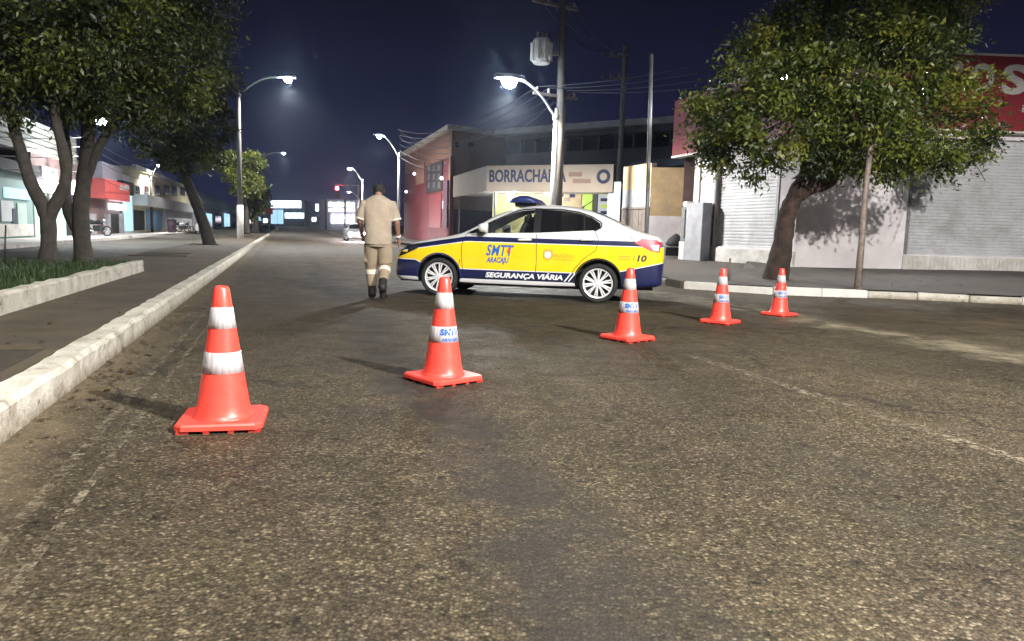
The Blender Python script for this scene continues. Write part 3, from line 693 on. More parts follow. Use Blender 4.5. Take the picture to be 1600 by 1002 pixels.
def wheel_parts(parent, x, sgn):
    yo = sgn * 0.845
    rim = MB(); R0 = 0.226
    def ringp(prof): rim.lathe([(r, yo - sgn * d) for r, d in prof], (x, 0, ZW), 36, axis='Y', cap=False)
    ringp([(R0 + .010, 0.15), (R0 + .010, .02), (R0, .008), (R0 - .016, .014), (R0 - .02, .10)])
    rim.lathe([(0.0, yo - sgn * .012), (0.03, yo - sgn * .012), (0.042, yo - sgn * .022), (0.045, yo - sgn * .06)], (x, 0, ZW), 20, axis='Y', cap=False)
    for k in range(10):
        a_ = 2 * PI * k / 10 + 0.2
        for da in (-0.055, 0.055):
            p0 = Vector((x + .03 * math.cos(a_ + da * 1.5), yo - sgn * .034, ZW + .03 * math.sin(a_ + da * 1.5)))
            p1 = Vector((x + (R0 - .012) * math.cos(a_ + da * 1.7), yo - sgn * .024, ZW + (R0 - .012) * math.sin(a_ + da * 1.7)))
            rim.tube([p0, p1], [(.011, .018), (.013, .013)], 6)
    ro = rim.build('wheel', 'alloy', parent, False, True)
    t = MB(); t.lathe([(R0 + .008, yo - sgn * .15), (R0 + .008, yo - sgn * .004), (R0 + .03, yo + sgn * .006), (TR - .03, yo + sgn * .008), (TR - .006, yo - sgn * .012), (TR, yo - sgn * .04), (TR, yo - sgn * .16), (TR - .03, yo - sgn * .19), (R0 + .008, yo - sgn * .19)], (x, 0, ZW), 40, axis='Y', cap=False)
    t.build('tyre', 'rubber', ro, True, True)
    d = MB(); d.lathe([(0.0, yo - sgn * .085), (R0 - .005, yo - sgn * .085)], (x, 0, ZW), 28, axis='Y', cap=False); d.build('spoke_shade', 'car_black', ro, False, True)  # black sheet for the shade behind the spokes
cyl = []
for x in (XF, XR):
    for s in (-1, 1):
        c = MB(); c.lathe([(0.352, s * 0.56), (0.352, s * 1.1)], (x, 0, ZW + .012), 40, axis='Y'); cyl.append(mesh_of(c))
def finish_body(me, name, mat_main, parent, through=True):
    me.name = name; me.materials.clear(); me.materials.append(MATS[mat_main]); me.materials.append(MATS['car_black'])
    for p in me.polygons:
        ys = [me.vertices[i].co.y for i in p.vertices]; c = p.center
        inside = (max(ys) - min(ys) > 0.8 and 0.98 < c.z < 1.43 and -1.0 < c.x < 1.2) and abs(p.normal.y) < 0.3
        if inside and through:
            h = CBVH.find_nearest(c)
            inside = h[3] > 0.05 or (max(ys) - min(ys)) > 1.0
        wellx = min(abs(c.x - XF), abs(c.x - XR)); rr = min(math.hypot(c.x - XF, c.z - ZW - .012), math.hypot(c.x - XR, c.z - ZW - .012))
        h = CBVH.find_nearest(c)
        if (rr < 0.356 and (abs(c.y) < 0.84) and h[3] > 0.004) or (inside and h[3] > 0.02): p.material_index = 1
        elif c.z < 0.235 and p.normal.z < -0.5: p.material_index = 1
    me.polygons.foreach_set('use_smooth', [True] * len(me.polygons))
    o = bpy.data.objects.new(name, me); COL.objects.link(o); o.parent = parent
    md = o.modifiers.new('wn', 'WEIGHTED_NORMAL'); md.keep_sharp = True
    try: me.set_sharp_from_angle(angle=math.radians(35))
    except Exception: pass
    return o
CS = 1.035
wr = G(938, 474); wf = G(680, 462); yaw = math.atan2(wr.y - wf.y, wr.x - wf.x)
loc = Vector((wr.x, wr.y, 0)) - Matrix.Rotation(yaw, 3, 'Z') @ Vector((XR, -0.83, 0)) * CS
mid = Vector(((wr.x + wf.x) / 2, (wr.y + wf.y) / 2, 0)) - Matrix.Rotation(yaw, 3, 'Z') @ Vector(((XR + XF) / 2, -0.83, 0)) * CS
car = empty('patrol_car', mid, 'yellow, navy and white traffic patrol sedan parked across the road', 'car', rz=yaw); car.scale = (CS,) * 3
body_me = boolean(smooth_body.copy(), cyl + [win_prism(WIN_F), win_prism(WIN_R)])
finish_body(body_me, 'body', 'livery', car)
for sgn in (-1, 1):
    panel(WIN_F, -0.006, 'front_window', 'side_glass', car, sgn)
    panel(WIN_R, -0.006, 'rear_window', 'tinted_glass', car, sgn)
    for x in (XF, XR): wheel_parts(car, x, sgn)
    # black surround between the two side windows and the quarter bar
    panel([(0.145, 1.04), (0.13, 1.405), (0.24, 1.41), (0.255, 1.045)], 0.003, 'door_pillar', 'car_black', car, sgn)
    line_panel([(0.93, 1.105), (0.905, 1.345)], 0.03, 0.004, 'quarter_bar', 'car_black', car, sgn)
    line_panel([(-0.92, 0.995), (-0.52, 1.21), (-0.20, 1.358), (-0.05, 1.40), (0.14, 1.415), (0.55, 1.413), (0.82, 1.378), (1.02, 1.313), (1.18, 1.225), (1.185, 1.15), (1.08, 1.092)], 0.022, 0.003, 'window_trim', 'car_black', car, sgn)
    line_panel([(-0.90, 0.99), (0.2, 1.03), (1.08, 1.09)], 0.016, 0.006, 'belt_trim', 'alloy', car, sgn)
    for name, pts_ in (('front_door', [(-0.93, 0.985), (-0.985, 0.80), (-0.96, 0.45), (-0.90, 0.33), (-0.2, 0.30), (0.2, 0.31), (0.215, 0.6), (0.20, 1.03)]),
                       ('rear_door', [(0.215, 0.32), (0.72, 0.32), (0.80, 0.5), (0.95, 0.68), (1.12, 0.80), (1.16, 0.95), (1.1, 1.08)]),
                       ('boot', [(1.62, 1.03), (1.70, 0.96), (1.72, 0.90)]), ('fender', [(-1.0, 0.60), (-1.05, 0.34)])):
        line_panel(pts_, 0.009, 0.0025, name + '_seam', 'car_black', car, sgn)
    for hx, hz in ((0.02, 0.925), (0.98, 0.955)):
        c = side_pt(hx, hz, 0.02, sgn); m = MB(); m.tube([c + Vector((-.11, 0, -.006)), c + Vector((-.08, sgn * .012, 0)), c + Vector((.08, sgn * .012, .008)), c + Vector((.11, 0, .006))], [.012, .021, .021, .012], 10); m.build('door_handle', 'car_white', car, True, True)
    # mirror
    c = side_pt(-0.60, 1.04, 0.0, sgn); m = MB(); m.tube([c + Vector((0, 0, 0)), c + Vector((-.01, sgn * .07, .0)), c + Vector((-.015, sgn * .10, .02))], [.03, .03, .04], 8)
    m.lathe([(0.02, -.09), (0.06, -.075), (0.075, -.02), (0.078, .04), (0.07, .06)], c + Vector((-.01, sgn * .16, .055)), 14, axis='X')
    mo = m.build('mirror', 'car_white', car, True, True)
    # tail lamp and headlamp
    panel([(1.70, 0.935), (1.80, 1.0), (2.02, 0.985), (2.10, 0.93), (2.07, 0.80), (1.95, 0.82), (1.84, 0.87)], 0.006, 'tail_lamp', 'tail_red', car, sgn)
    panel([(1.93, 0.90), (2.06, 0.915), (2.055, 0.82), (1.97, 0.835)], 0.010, 'reverse_lens', 'car_white', car, sgn)
    panel([(-2.05, 0.60), (-2.08, 0.67), (-1.86, 0.765), (-1.62, 0.80), (-1.72, 0.74), (-1.9, 0.655)], 0.006, 'headlamp', 'glass_dark', car, sgn)
    line_panel([(-1.62, 0.815), (-1.86, 0.78), (-2.05, 0.69)], 0.022, 0.008, 'headlamp_trim', 'car_black', car, sgn)
    # arch lips
    for x in (XF, XR):
        line_panel([(x + 0.366 * math.cos(a_), ZW + .012 + .366 * math.sin(a_)) for a_ in [PI * (-0.02 + 1.04 * k / 16) for k in range(17)]], 0.022, 0.003, 'arch_lip', 'car_black' if x == XR else 'car_blue', car, sgn)
top_panel([(-1.0, -0.60), (-1.02, 0), (-1.0, 0.60), (-0.36, 0.47), (-0.32, 0), (-0.36, -0.47)], 0.004, 'windscreen', 'windscreen', car)
top_panel([(1.55, -0.54), (1.60, 0), (1.55, 0.54), (1.02, 0.43), (0.98, 0), (1.02, -0.43)], 0.004, 'rear_windscreen', 'windscreen', car)
for sgn in (-1, 1):                     # seats inside
    for sx in (-0.12, 0.72):
        m = MB(); m.tube([(sx, sgn * .36, 0.98), (sx + .06, sgn * .36, 1.12), (sx + .09, sgn * .36, 1.20)], [(.05, .2), (.055, .2), (.04, .16)], 12)
        m.tube([(sx + .10, sgn * .36, 1.2), (sx + .12, sgn * .36, 1.28), (sx + .13, sgn * .36, 1.34)], [(.04, .1), (.05, .12), (.03, .1)], 12)
        m.build('seat', 'seat_grey', car, True, True)
m = MB(); m.box((-0.13, 0.62, 1.17), (0.24, 0.006, 0.28), Matrix.Rotation(0.12, 3, 'Y')); pp = m.build('window_sticker', 'paper', car, False, True)
m = MB()
for k, (zz, r_) in enumerate(((1.25, .035), (1.20, .045), (1.13, .03), (1.09, .04))): m.lathe([(r_, 0.0), (r_, 0.004)], (-0.12 + .01 * (k % 2), 0.612, zz), 10, axis='Y')
m.build('sticker_print', 'brown_letter', pp, False, True)
# lettering and crest
decal_text('SMTT', -0.38, 0.745, 0.235, 'decal_blue', car, 0.44, shear=0.25, bold=0.0055, space=1.06)
m = MB(); line_panel([(-0.22, 0.845), (-0.13, 0.845)], 0.02, 0.0045, 'flag_stripe', 'decal_orange', car)
line_panel([(-0.24, 0.72), (-0.215, 0.80)], 0.03, 0.0055, 'flag_stripe', 'decal_red', car)
decal_text('ARACAJU', -0.40, 0.60, 0.115, 'decal_blue', car, 0.36, shear=0.25, bold=0.004)
decal_text('SEGURANÇA VIÁRIA', 0.02, 0.365, 0.105, 'decal_white', car, 1.22, shear=0.2, bold=0.004)
decal_text('ARACAJU', 0.63, 0.70, 0.075, 'decal_orange', car, 0.34, bold=0.002)
line_panel([(0.48, 0.645), (0.78, 0.645)], 0.012, 0.0045, 'livery_line', 'decal_orange', car)
panel([(0.31, 0.67), (0.31, 0.76), (0.33, 0.79), (0.39, 0.80), (0.45, 0.79), (0.47, 0.76), (0.47, 0.67), (0.39, 0.62)], 0.004, 'crest', 'decal_orange', car, -1)
panel([(0.345, 0.68), (0.345, 0.75), (0.39, 0.765), (0.435, 0.75), (0.435, 0.68), (0.39, 0.655)], 0.006, 'crest_field', 'decal_white', car, -1)
decal_text('10', 1.80, 0.70, 0.13, 'navy_letter', car, 0.14, shear=0.15, bold=0.004)
decal_text('/', 1.70, 0.70, 0.11, 'navy_letter', car)
for zz in (0.728, 0.685): line_panel([(1.47, zz), (1.64, zz)], 0.022, 0.0045, 'livery_line', 'decal_orange', car)
line_panel([(0.66, 0.31), (0.76, 0.44)], 0.02, 0.004, 'livery_flash', 'decal_white', car); line_panel([(0.72, 0.31), (0.82, 0.44)], 0.015, 0.004, 'livery_flash', 'decal_white', car)
# roof light bar
m = MB(); m.box((-0.06, 0, 1.485), (0.34, .80, 0.07)); m.build('light_bar_mount', 'car_black', car, False, True)
m = MB(); pr = [(-.32, 1.515), (-.27, 1.57), (-.14, 1.625), (-.02, 1.625), (.09, 1.585), (.15, 1.53), (.15, 1.515)]; n = len(pr)
vv = []
for y, k in ((-.50, .72), (-.44, 1.0), (-.15, 1.0), (.15, 1.0), (.44, 1.0), (.50, .72)):
    vv += [(-.05 + (x + .05) * k, y, 1.515 + (z - 1.515) * k) for x, z in pr]
m.add(vv, [[r_ * n + i, r_ * n + (i + 1) % n, (r_ + 1) * n + (i + 1) % n, (r_ + 1) * n + i] for r_ in range(5) for i in range(n)] + [list(range(n)), [5 * n + i for i in range(n)]])
m.build('light_bar', 'car_blue', car, True, True)
for y in (-.30, .30):
    m = MB(); m.box((-0.315, y, 1.545), (0.03, .26, .04)); m.build('beacon_lens', 'beacon_blue', car, False, True)
m = MB(); m.tube([(0.80, 0.1, 1.47), (0.86, 0.1, 1.52), (0.98, 0.1, 1.60)], [.02, .008, .004], 6); m.build('antenna', 'car_black', car, False, True)
m = MB(); m.box((-1.6, 0, .27), (.9, 1.3, .12)); m.box((0, 0, .22), (2.0, 1.2, .08)); m.box((1.6, 0, .27), (.8, 1.2, .12)); m.build('underbody', 'car_black', car, False, True)

# ------------------------------------------------------------------ plain far cars, from the same shell
plain_me = boolean(smooth_body.copy(), cyl)
def plain_car(loc, rz, mat, label, lights=None):
    e = empty('far_car', loc, label, 'car', 'cars farther along the avenue', rz=rz); e.scale = (0.98,) * 3
    me = plain_me.copy(); finish_body(me, 'body', mat, e, False)
    for sgn in (-1, 1):
        panel(WIN_F, 0.004, 'front_window', 'windscreen', e, sgn, 0.2); panel(WIN_R, 0.004, 'rear_window', 'windscreen', e, sgn, 0.2)
        for x in (XF, XR): wheel_parts(e, x, sgn)
        panel([(1.70, 0.935), (1.80, 1.0), (2.02, 0.985), (2.10, 0.93), (2.07, 0.80), (1.84, 0.87)], 0.006, 'tail_lamp', 'red_light' if lights == 'tail' else 'tail_red', e, sgn, 0.2)
    top_panel([(-1.0, -0.60), (-1.02, 0), (-1.0, 0.60), (-0.36, 0.47), (-0.32, 0), (-0.36, -0.47)], 0.004, 'windscreen', 'windscreen', e, 0.2)
    top_panel([(1.55, -0.54), (1.60, 0), (1.55, 0.54), (1.02, 0.43), (0.98, 0), (1.02, -0.43)], 0.004, 'rear_windscreen', 'windscreen', e, 0.2)
    for y in (-.55, .55):
        m = MB(); m.lathe([(0.0, -2.20), (0.09, -2.195), (0.10, -2.10)], (0, y, .60), 14, axis='X', cap=False)
        m.build('headlamp', 'head_white' if lights == 'head' else 'car_silver', e, True, True)
    return e
pc = on_t(316, -8.0); pc = R(-8.1, 88); plain_car(R(-7.9, 84, 0), math.atan2(RD.y, RD.x) + PI + 0.1, 'car_white', 'white car parked beyond the motorcycles by the left kerb')
hc = R(5.75, 62, 0); plain_car(hc, math.atan2(RD.y, RD.x), 'car_silver', 'silver car with glaring headlights on the road behind the walking officer', 'head')

# ================================================================== the officer
def remesh(mb, name, mat, parent, vox=0.012, smooth_it=4):
    o = mb.build(name + '_raw', mat, None, True, True)
    md = o.modifiers.new('r', 'REMESH'); md.mode = 'VOXEL'; md.voxel_size = vox; md.use_smooth_shade = True
    sm = o.modifiers.new('s', 'SMOOTH'); sm.factor = 0.5; sm.iterations = smooth_it
    me = evaluated(o); bpy.data.objects.remove(o); me.name = name
    if not me.materials: me.materials.append(MATS[mat])
    me.polygons.foreach_set('use_smooth', [True] * len(me.polygons))
    o = bpy.data.objects.new(name, me); COL.objects.link(o); o.parent = parent; return o
pp = G(590, 469); person = empty('person', (pp.x, pp.y, 0), 'officer in khaki uniform walking away beside the front of the patrol car', 'person', rz=math.radians(8))
SH = {-1: Vector((-.195, .02, 1.435)), 1: Vector((.195, .02, 1.435))}
EL = {-1: Vector((-.27, .03, 1.17)), 1: Vector((.275, .0, 1.165))}
WRI = {-1: Vector((-.25, .20, 1.00)), 1: Vector((.30, .09, .93))}
HIP = {-1: Vector((-.095, 0, .92)), 1: Vector((.095, 0, .92))}
KN = {-1: Vector((-.10, .12, .50)), 1: Vector((.105, .03, .50))}
AN = {-1: Vector((-.085, .10, .09)), 1: Vector((.080, -.27, .235))}
TO = {-1: Vector((-.095, .27, .035)), 1: Vector((.090, -.19, .05))}
b = MB()
b.tube([(0, 0, .86), (0, 0, .95), (0, .0, 1.08), (0, .0, 1.25), (0, .01, 1.38), (0, .015, 1.47), (0, .02, 1.51)], [(.13, .10), (.165, .115), (.15, .105), (.17, .115), (.185, .115), (.14, .09), (.06, .06)], 24)
b.tube([(0, .02, 1.48), (0, .04, 1.56), (0, .055, 1.61)], [.062, .055, .055], 16)
b.tube([(0, 0.110, 1.520), (0, 0.120, 1.545), (0, 0.120, 1.595), (0, 0.115, 1.655), (0, 0.110, 1.700), (0, 0.105, 1.727)], [(.035, .045), (.06, .078), (.073, .095), (.076, .10), (.062, .083), (.025, .035)], 20)
b.tube([(0, 0.205, 1.625), (0, 0.225, 1.605), (0, 0.210, 1.590)], [.012, .017, .012], 8)          # nose
for s in (-1, 1):
    b.tube([(s * .074, 0.110, 1.640), (s * .083, 0.105, 1.625), (s * .076, 0.110, 1.600)], [.012, .017, .01], 8)   # ears
    b.tube([SH[s] + Vector((-s * .06, 0, .0)), SH[s], EL[s], WRI[s]], [.06, .058, .044, .030], 14)
    hd = (WRI[s] - EL[s]).normalized(); side = Vector((0, 1, 0)); side = (side - hd * side.dot(hd)).normalized(); nrm = hd.cross(side)
    pc_ = WRI[s] + hd * .05
    b.tube([WRI[s], WRI[s] + hd * .04, WRI[s] + hd * .085], [(.026, .026), (.032, .03), (.034, .024)], 10)
    for k, (o_, L) in enumerate(((-.027, .062), (-.009, .075), (.009, .072), (.027, .058))):
        q = WRI[s] + hd * .08 + side * o_
        b.tube([q, q + hd * L * .5 + nrm * (-s * .004), q + hd * L * .85 + nrm * (-s * .022)], [.0095, .009, .0075], 8)
    q = WRI[s] + hd * .035 + side * .03; b.tube([q, q + side * .028 + hd * .03, q + side * .03 + hd * .06], [.011, .010, .008], 8)
    b.tube([HIP[s], KN[s], AN[s]], [.085, .058, .042], 14)
    b.tube([AN[s] + Vector((0, -.05, -.01)), AN[s].lerp(TO[s], .5) + Vector((0, 0, .01)), TO[s]], [.045, .045, .035], 12)
remesh(b, 'body', 'skin', person, 0.009, 3)
c = MB()
c.tube([(0, 0, .83), (0, 0, .90), (0, -.005, 1.0), (0, -.005, 1.12), (0, .0, 1.26), (0, .005, 1.39), (0, .01, 1.49), (0, .03, 1.545)], [(.205, .148), (.208, .15), (.20, .142), (.198, .138), (.215, .145), (.228, .142), (.19, .118), (.09, .08)], 28)
for s in (-1, 1):
    c.tube([SH[s] + Vector((-s * .09, 0, -.015)), SH[s] + Vector((s * .01, 0, -.01)), SH[s].lerp(EL[s], .5) + Vector((s * .005, 0, 0)), SH[s].lerp(EL[s], .86)], [.085, .078, .076, .074], 16)
remesh(c, 'shirt', 'khaki', person, 0.011, 4)
c = MB(); c.tube([(0, .0, .80), (0, 0, .88), (0, 0, .97)], [(.17, .135), (.185, .138), (.178, .125)], 24)
for s in (-1, 1):
    c.tube([HIP[s] + Vector((0, 0, .0)), HIP[s].lerp(KN[s], .5), HIP[s].lerp(KN[s], .86), KN[s] + Vector((0, 0, -.02)), KN[s].lerp(AN[s], .45), KN[s].lerp(AN[s], .72)], [.115, .108, .102, .09, .080, .070], 16)
    c.box(HIP[s].lerp(KN[s], .62) + Vector((s * .095, 0, 0)), (.03, .13, .19))
remesh(c, 'trousers', 'khaki_dark', person, 0.011, 3)
for s in (-1, 1):
    c = MB(); c.tube([KN[s].lerp(AN[s], .12), KN[s].lerp(AN[s], .30)], [.094, .090], 20); remesh(c, 'reflective_band', 'reflect_band', person, 0.008, 1)
    c = MB(); c.tube([SH[s].lerp(EL[s], .80), SH[s].lerp(EL[s], .89)], [.0785, .078], 20); c.build('sleeve_band', 'reflect_band', person, True, True)
    c = MB(); c.tube([KN[s].lerp(AN[s], .62), KN[s].lerp(AN[s], .8), AN[s] + Vector((0, 0, .0))], [.064, .063, .062], 14)
    c.tube([AN[s] + Vector((0, -.085, .02)), AN[s] + Vector((0, -.05, -.01)), AN[s].lerp(TO[s], .45) + Vector((0, 0, .012)), TO[s] + Vector((0, -.02, .012)), TO[s] + Vector((0, .04, .005))], [(.03, .03), (.062, .062), (.056, .052), (.05, .04), (.03, .025)], 14)
    remesh(c, 'boot', 'boot', person, 0.010, 2)
c = MB(); c.tube([(0, 0.085, 1.565), (0, 0.088, 1.615), (0, 0.095, 1.665), (0, 0.102, 1.710), (0, 0.105, 1.750)], [(.070, .075), (.082, .092), (.086, .104), (.075, .092), (.03, .035)], 20)
remesh(c, 'hair', 'hair', person, 0.010, 3)
c = MB(); c.tube([(0, 0, .925), (0, 0, .965)], [(.213, .155), (.213, .155)], 28); 
hd = (WRI[1] - EL[1]).normalized(); c = MB(); c.tube([WRI[1] - hd * .05, WRI[1] - hd * .02], [.040, .037], 14); c.build('watch', 'alloy', person, True, True)

# ================================================================== trees
def leaves(blobs, ncl, per, size, seed, shell=0.45, sag=0.35, clump=1.0):
    g = np.random.default_rng(seed); vol = np.array([b[1][0] * b[1][1] * b[1][2] for b in blobs]) ** 0.75; vol /= vol.sum()
    which = g.choice(len(blobs), ncl, p=vol); cen = np.array([tuple(b[0]) for b in blobs])[which]; rad = np.array([b[1] for b in blobs])[which]
    d = g.normal(size=(ncl, 3)); d /= np.linalg.norm(d, axis=1)[:, None]
    rr = (shell + (1 - shell) * g.random(ncl) ** 0.6)[:, None]
    cc = cen + d * rad * rr
    cs = g.uniform(0.6, 1.3, ncl)[:, None]
    pos = np.repeat(cc, per, 0) + g.normal(size=(ncl * per, 3)) * np.repeat(cs, per, 0) * np.array([0.19, 0.19, 0.13]) * clump
    n = ncl * per
    dirn = np.repeat(d, per, 0) * 0.6 + g.normal(size=(n, 3)) * 0.7; dirn[:, 2] -= sag; dirn /= np.linalg.norm(dirn, axis=1)[:, None]
    sd = np.cross(dirn, g.normal(size=(n, 3))); sd /= np.linalg.norm(sd, axis=1)[:, None]; nr = np.cross(dirn, sd)
    L = size * g.uniform(0.6, 1.35, n)[:, None]; W = L * g.uniform(0.32, 0.5, n)[:, None]
    a = pos; b = pos + dirn * L * 0.45 + sd * W * 0.5 + nr * L * 0.05; c = pos + dirn * L; e = pos + dirn * L * 0.45 - sd * W * 0.5 + nr * L * 0.05
    vs = np.stack([a, b, c, e], 1).reshape(-1, 3)
    global TONE; TONE = np.repeat(np.repeat(g.random(ncl), per), 4)
    return vs, n
def leaf_object(name, vs, n, mat, parent):
    me = bpy.data.meshes.new(name); off = np.array(tuple(parent.location)); vs = vs - off
    me.vertices.add(len(vs)); me.vertices.foreach_set('co', vs.astype(np.float32).ravel())
    me.loops.add(4 * n); me.loops.foreach_set('vertex_index', np.arange(4 * n, dtype=np.int32))
    me.polygons.add(n); me.polygons.foreach_set('loop_start', np.arange(0, 4 * n, 4, dtype=np.int32))
    me.update(calc_edges=True); me.validate()
    at = me.attributes.new('tone', 'FLOAT', 'POINT'); at.data.foreach_set('value', TONE.astype(np.float32))
    me.materials.append(MATS[mat]); o = bpy.data.objects.new(name, me); COL.objects.link(o); o.parent = parent; return o
def limb_path(p, q, bend, n=6):
    p, q = Vector(p), Vector(q); out = []
    for i in range(n + 1):
        k = i / n; out.append(p.lerp(q, k) + Vector((bend[0], bend[1], bend[2])) * math.sin(PI * k) + Vector((rnd.gauss(0, .02), rnd.gauss(0, .02), 0)) * (1 if 0 < i < n else 0))
    return out
def tree(name, label, base, trunks, blobs, ncl, per, size, seed, bark='bark', leafm='leaf_right', nlimb=10, group=None):
    e = empty(name, base, label, 'tree', group)
    m = MB(); tips = []
    for (pts_, r_) in trunks:
        pts_ = [Vector(p) for p in pts_]; fine = []; rads = []
        for i in range(len(pts_) - 1):
            for k in range(5):
                t_ = k / 5; a_ = pts_[max(0, i - 1)]; b_ = pts_[i]; c_ = pts_[i + 1]; d_ = pts_[min(len(pts_) - 1, i + 2)]
                q = 0.5 * ((2 * b_) + (c_ - a_) * t_ + (2 * a_ - 5 * b_ + 4 * c_ - d_) * t_ * t_ + (3 * b_ - a_ - 3 * c_ + d_) * t_ ** 3)
                fine.append(q); rads.append((r_[i] * (1 - t_) + r_[i + 1] * t_) * rnd.uniform(.93, 1.08))
        fine.append(pts_[-1]); rads.append(r_[-1]); m.tube(fine, rads, 12); tips.append((pts_[-1], r_[-1], pts_[-2]))
    m.build('trunk', bark, e, True)
    m = MB()
    for k in range(nlimb):
        tp, tr, pv = tips[k % len(tips)]; b_ = blobs[k % len(blobs)]
        q = Vector(b_[0]) + Vector((rnd.gauss(0, .4) * b_[1][0], rnd.gauss(0, .4) * b_[1][1], rnd.gauss(0, .3) * b_[1][2]))
        st = tp if k % 2 == 0 else tp.lerp(pv, rnd.random() * 0.4)
        pth = limb_path(st, q, (rnd.gauss(0, .15), rnd.gauss(0, .15), rnd.uniform(0, .3))); rr = [max(.012, tr * .75 * (1 - i / len(pth))) for i in range(len(pth))]
        m.tube(pth, rr, 7)
        for j in range(4):
            i = rnd.randrange(2, len(pth)); q2 = pth[i] + Vector((rnd.gauss(0, .6), rnd.gauss(0, .6), rnd.gauss(0.1, .4)))
            m.tube(limb_path(pth[i], q2, (0, 0, .05), 3), [rr[i] * .6, rr[i] * .4, .01, .006], 5)
    m.build('branches', bark, e, True)
    vs, n = leaves(blobs, ncl, per, size, seed); leaf_object('crown', vs, n, leafm, e)
    return e
def bl(px, py, Y, rx, rz, ry=None):
    s = Y / F; return (P(px, py, Y), (rx * s, (ry or rx) * s, rz * s))
# right: corner tree
Y = 16.4; tb = P(1212, 437, Y); tb.z = sz(tb.x, tb.y)
TRK = [([P(1210, 444, Y), P(1216, 415, Y), P(1224, 375, Y), P(1230, 335, Y), P(1246, 300, Y), P(1262, 268, Y - .1), P(1255, 225, Y - .2), P(1240, 170, Y - .2)], [.30, .245, .21, .19, .19, .17, .12, .06]),
       ([P(1246, 306, Y), P(1268, 292, Y + .1), P(1292, 284, Y + .2), P(1312, 258, Y + .3), P(1330, 215, Y + .4), P(1370, 150, Y + .5)], [.16, .17, .17, .14, .11, .06]),
       ([P(1258, 285, Y), P(1285, 240, Y - .5), P(1310, 180, Y - .9), P(1340, 110, Y - 1.2)], [.13, .12, .10, .05])]
BL = [bl(1088, 195, Y, 34, 36), bl(1110, 245, Y - .4, 34, 16), bl(1290, 262, Y - 1.0, 26, 12), bl(1405, 262, Y - .9, 26, 14), bl(1525, 235, Y, 24, 22), bl(1125, 185, Y, 62, 48), bl(1150, 225, Y - .6, 55, 36), bl(1195, 120, Y + .5, 80, 62), bl(1215, 195, Y - 1.6, 75, 58), bl(1300, 50, Y, 105, 68), bl(1270, 140, Y - 1.2, 85, 62), bl(1345, 180, Y - 1.5, 80, 62),
      bl(1410, 100, Y - .4, 90, 72), bl(1470, 165, Y, 68, 58), bl(1440, 222, Y - .8, 66, 38), bl(1505, 205, Y + .3, 42, 40), bl(1380, 10, Y + .6, 110, 60), bl(1185, 258, Y - 1.0, 36, 18), bl(1350, 250, Y - .8, 50, 22), bl(1450, 262, Y - .6, 34, 14), bl(1480, 20, Y + .5, 60, 40), bl(1210, 60, Y + .8, 60, 40)]
tree('street_tree', 'broad leafy tree with a curved trunk on the corner pavement at the right', tb, TRK, BL, 470, 130, 0.115, 11, 'bark', 'leaf_right', 20)
# left: two forked trees in the planted bed
Y = 13.4; t1 = P(75, 410, Y); t1.z = 0.27
TR1 = [([P(75, 420, Y), P(76, 385, Y), P(75, 345, Y), P(66, 320, Y), P(48, 285, Y), P(34, 240, Y), P(20, 190, Y), P(15, 130, Y)], [.17, .135, .125, .12, .11, .10, .09, .06]),
       ([P(75, 362, Y), P(78, 338, Y), P(90, 312, Y), P(103, 282, Y), P(100, 240, Y), P(88, 190, Y), P(80, 120, Y)], [.09, .11, .105, .10, .09, .08, .05])]
BL1 = [bl(30, 100, Y, 130, 85), bl(-60, 60, Y + 1, 120, 90), bl(110, 60, Y - .5, 110, 80), bl(60, 20, Y + 1, 150, 70), bl(100, 140, Y, 80, 45), bl(-20, 150, Y - .5, 70, 40), bl(190, 40, Y, 80, 60)]
tree('forked_tree', 'forked tree nearest the left edge, with a short thick trunk in the grass bed', t1, TR1, BL1, 300, 75, 0.105, 21, 'bark_dark', 'leaf_left', 10, 'trees on the median')
Y = 15.8; t2 = P(130, 400, Y); t2.z = 0.27
TR2 = [([P(132, 410, Y), P(128, 375, Y), P(126, 335, Y), P(130, 290, Y), P(137, 230, Y), P(140, 160, Y), P(150, 80, Y)], [.20, .165, .155, .15, .14, .12, .07]),
       ([P(127, 370, Y), P(110, 340, Y), P(102, 300, Y), P(106, 250, Y), P(100, 190, Y)], [.10, .11, .10, .09, .06]),
       ([P(130, 290, Y), P(160, 220, Y), P(205, 160, Y), P(240, 100, Y)], [.10, .09, .07, .04])]
BL2 = [bl(240, 110, Y, 95, 75), bl(290, 70, Y + .6, 62, 78), bl(180, 140, Y - .4, 75, 55), bl(230, 30, Y + .5, 110, 55), bl(265, 160, Y - .3, 60, 32), bl(320, 30, Y, 38, 60), bl(140, 90, Y, 90, 80), bl(200, 190, Y + .3, 45, 22)]
tree('forked_tree', 'taller twin-stemmed dark tree, right one of the two in the grass bed', t2, TR2, BL2, 330, 75, 0.105, 22, 'bark_dark', 'leaf_left', 12, 'trees on the median')
Y = 33.0; t3 = P(327, 381, Y); t3.z = 0.12
TR3 = [([P(329, 388, Y), P(318, 350, Y), P(303, 310, Y), P(288, 272, Y), P(275, 235, Y), P(268, 190, Y)], [.30, .24, .21, .20, .17, .10]), ([P(292, 280, Y), P(302, 255, Y), P(312, 220, Y)], [.12, .11, .06])]
BL3 = [bl(270, 215, Y, 62, 42), bl(310, 190, Y, 52, 55), bl(225, 205, Y + 1, 40, 30), bl(290, 250, Y - .5, 52, 24), bl(335, 140, Y, 32, 60), bl(280, 130, Y + 1, 70, 60), bl(335, 80, Y + .5, 32, 50)]
tree('leaning_tree', 'dark tree leaning left out of the median path', t3, TR3, BL3, 330, 55, 0.2, 23, 'bark_dark', 'leaf_left', 10, 'trees on the median')
Y = 55; t4 = P(352, 366, Y); t4.z = 0.12
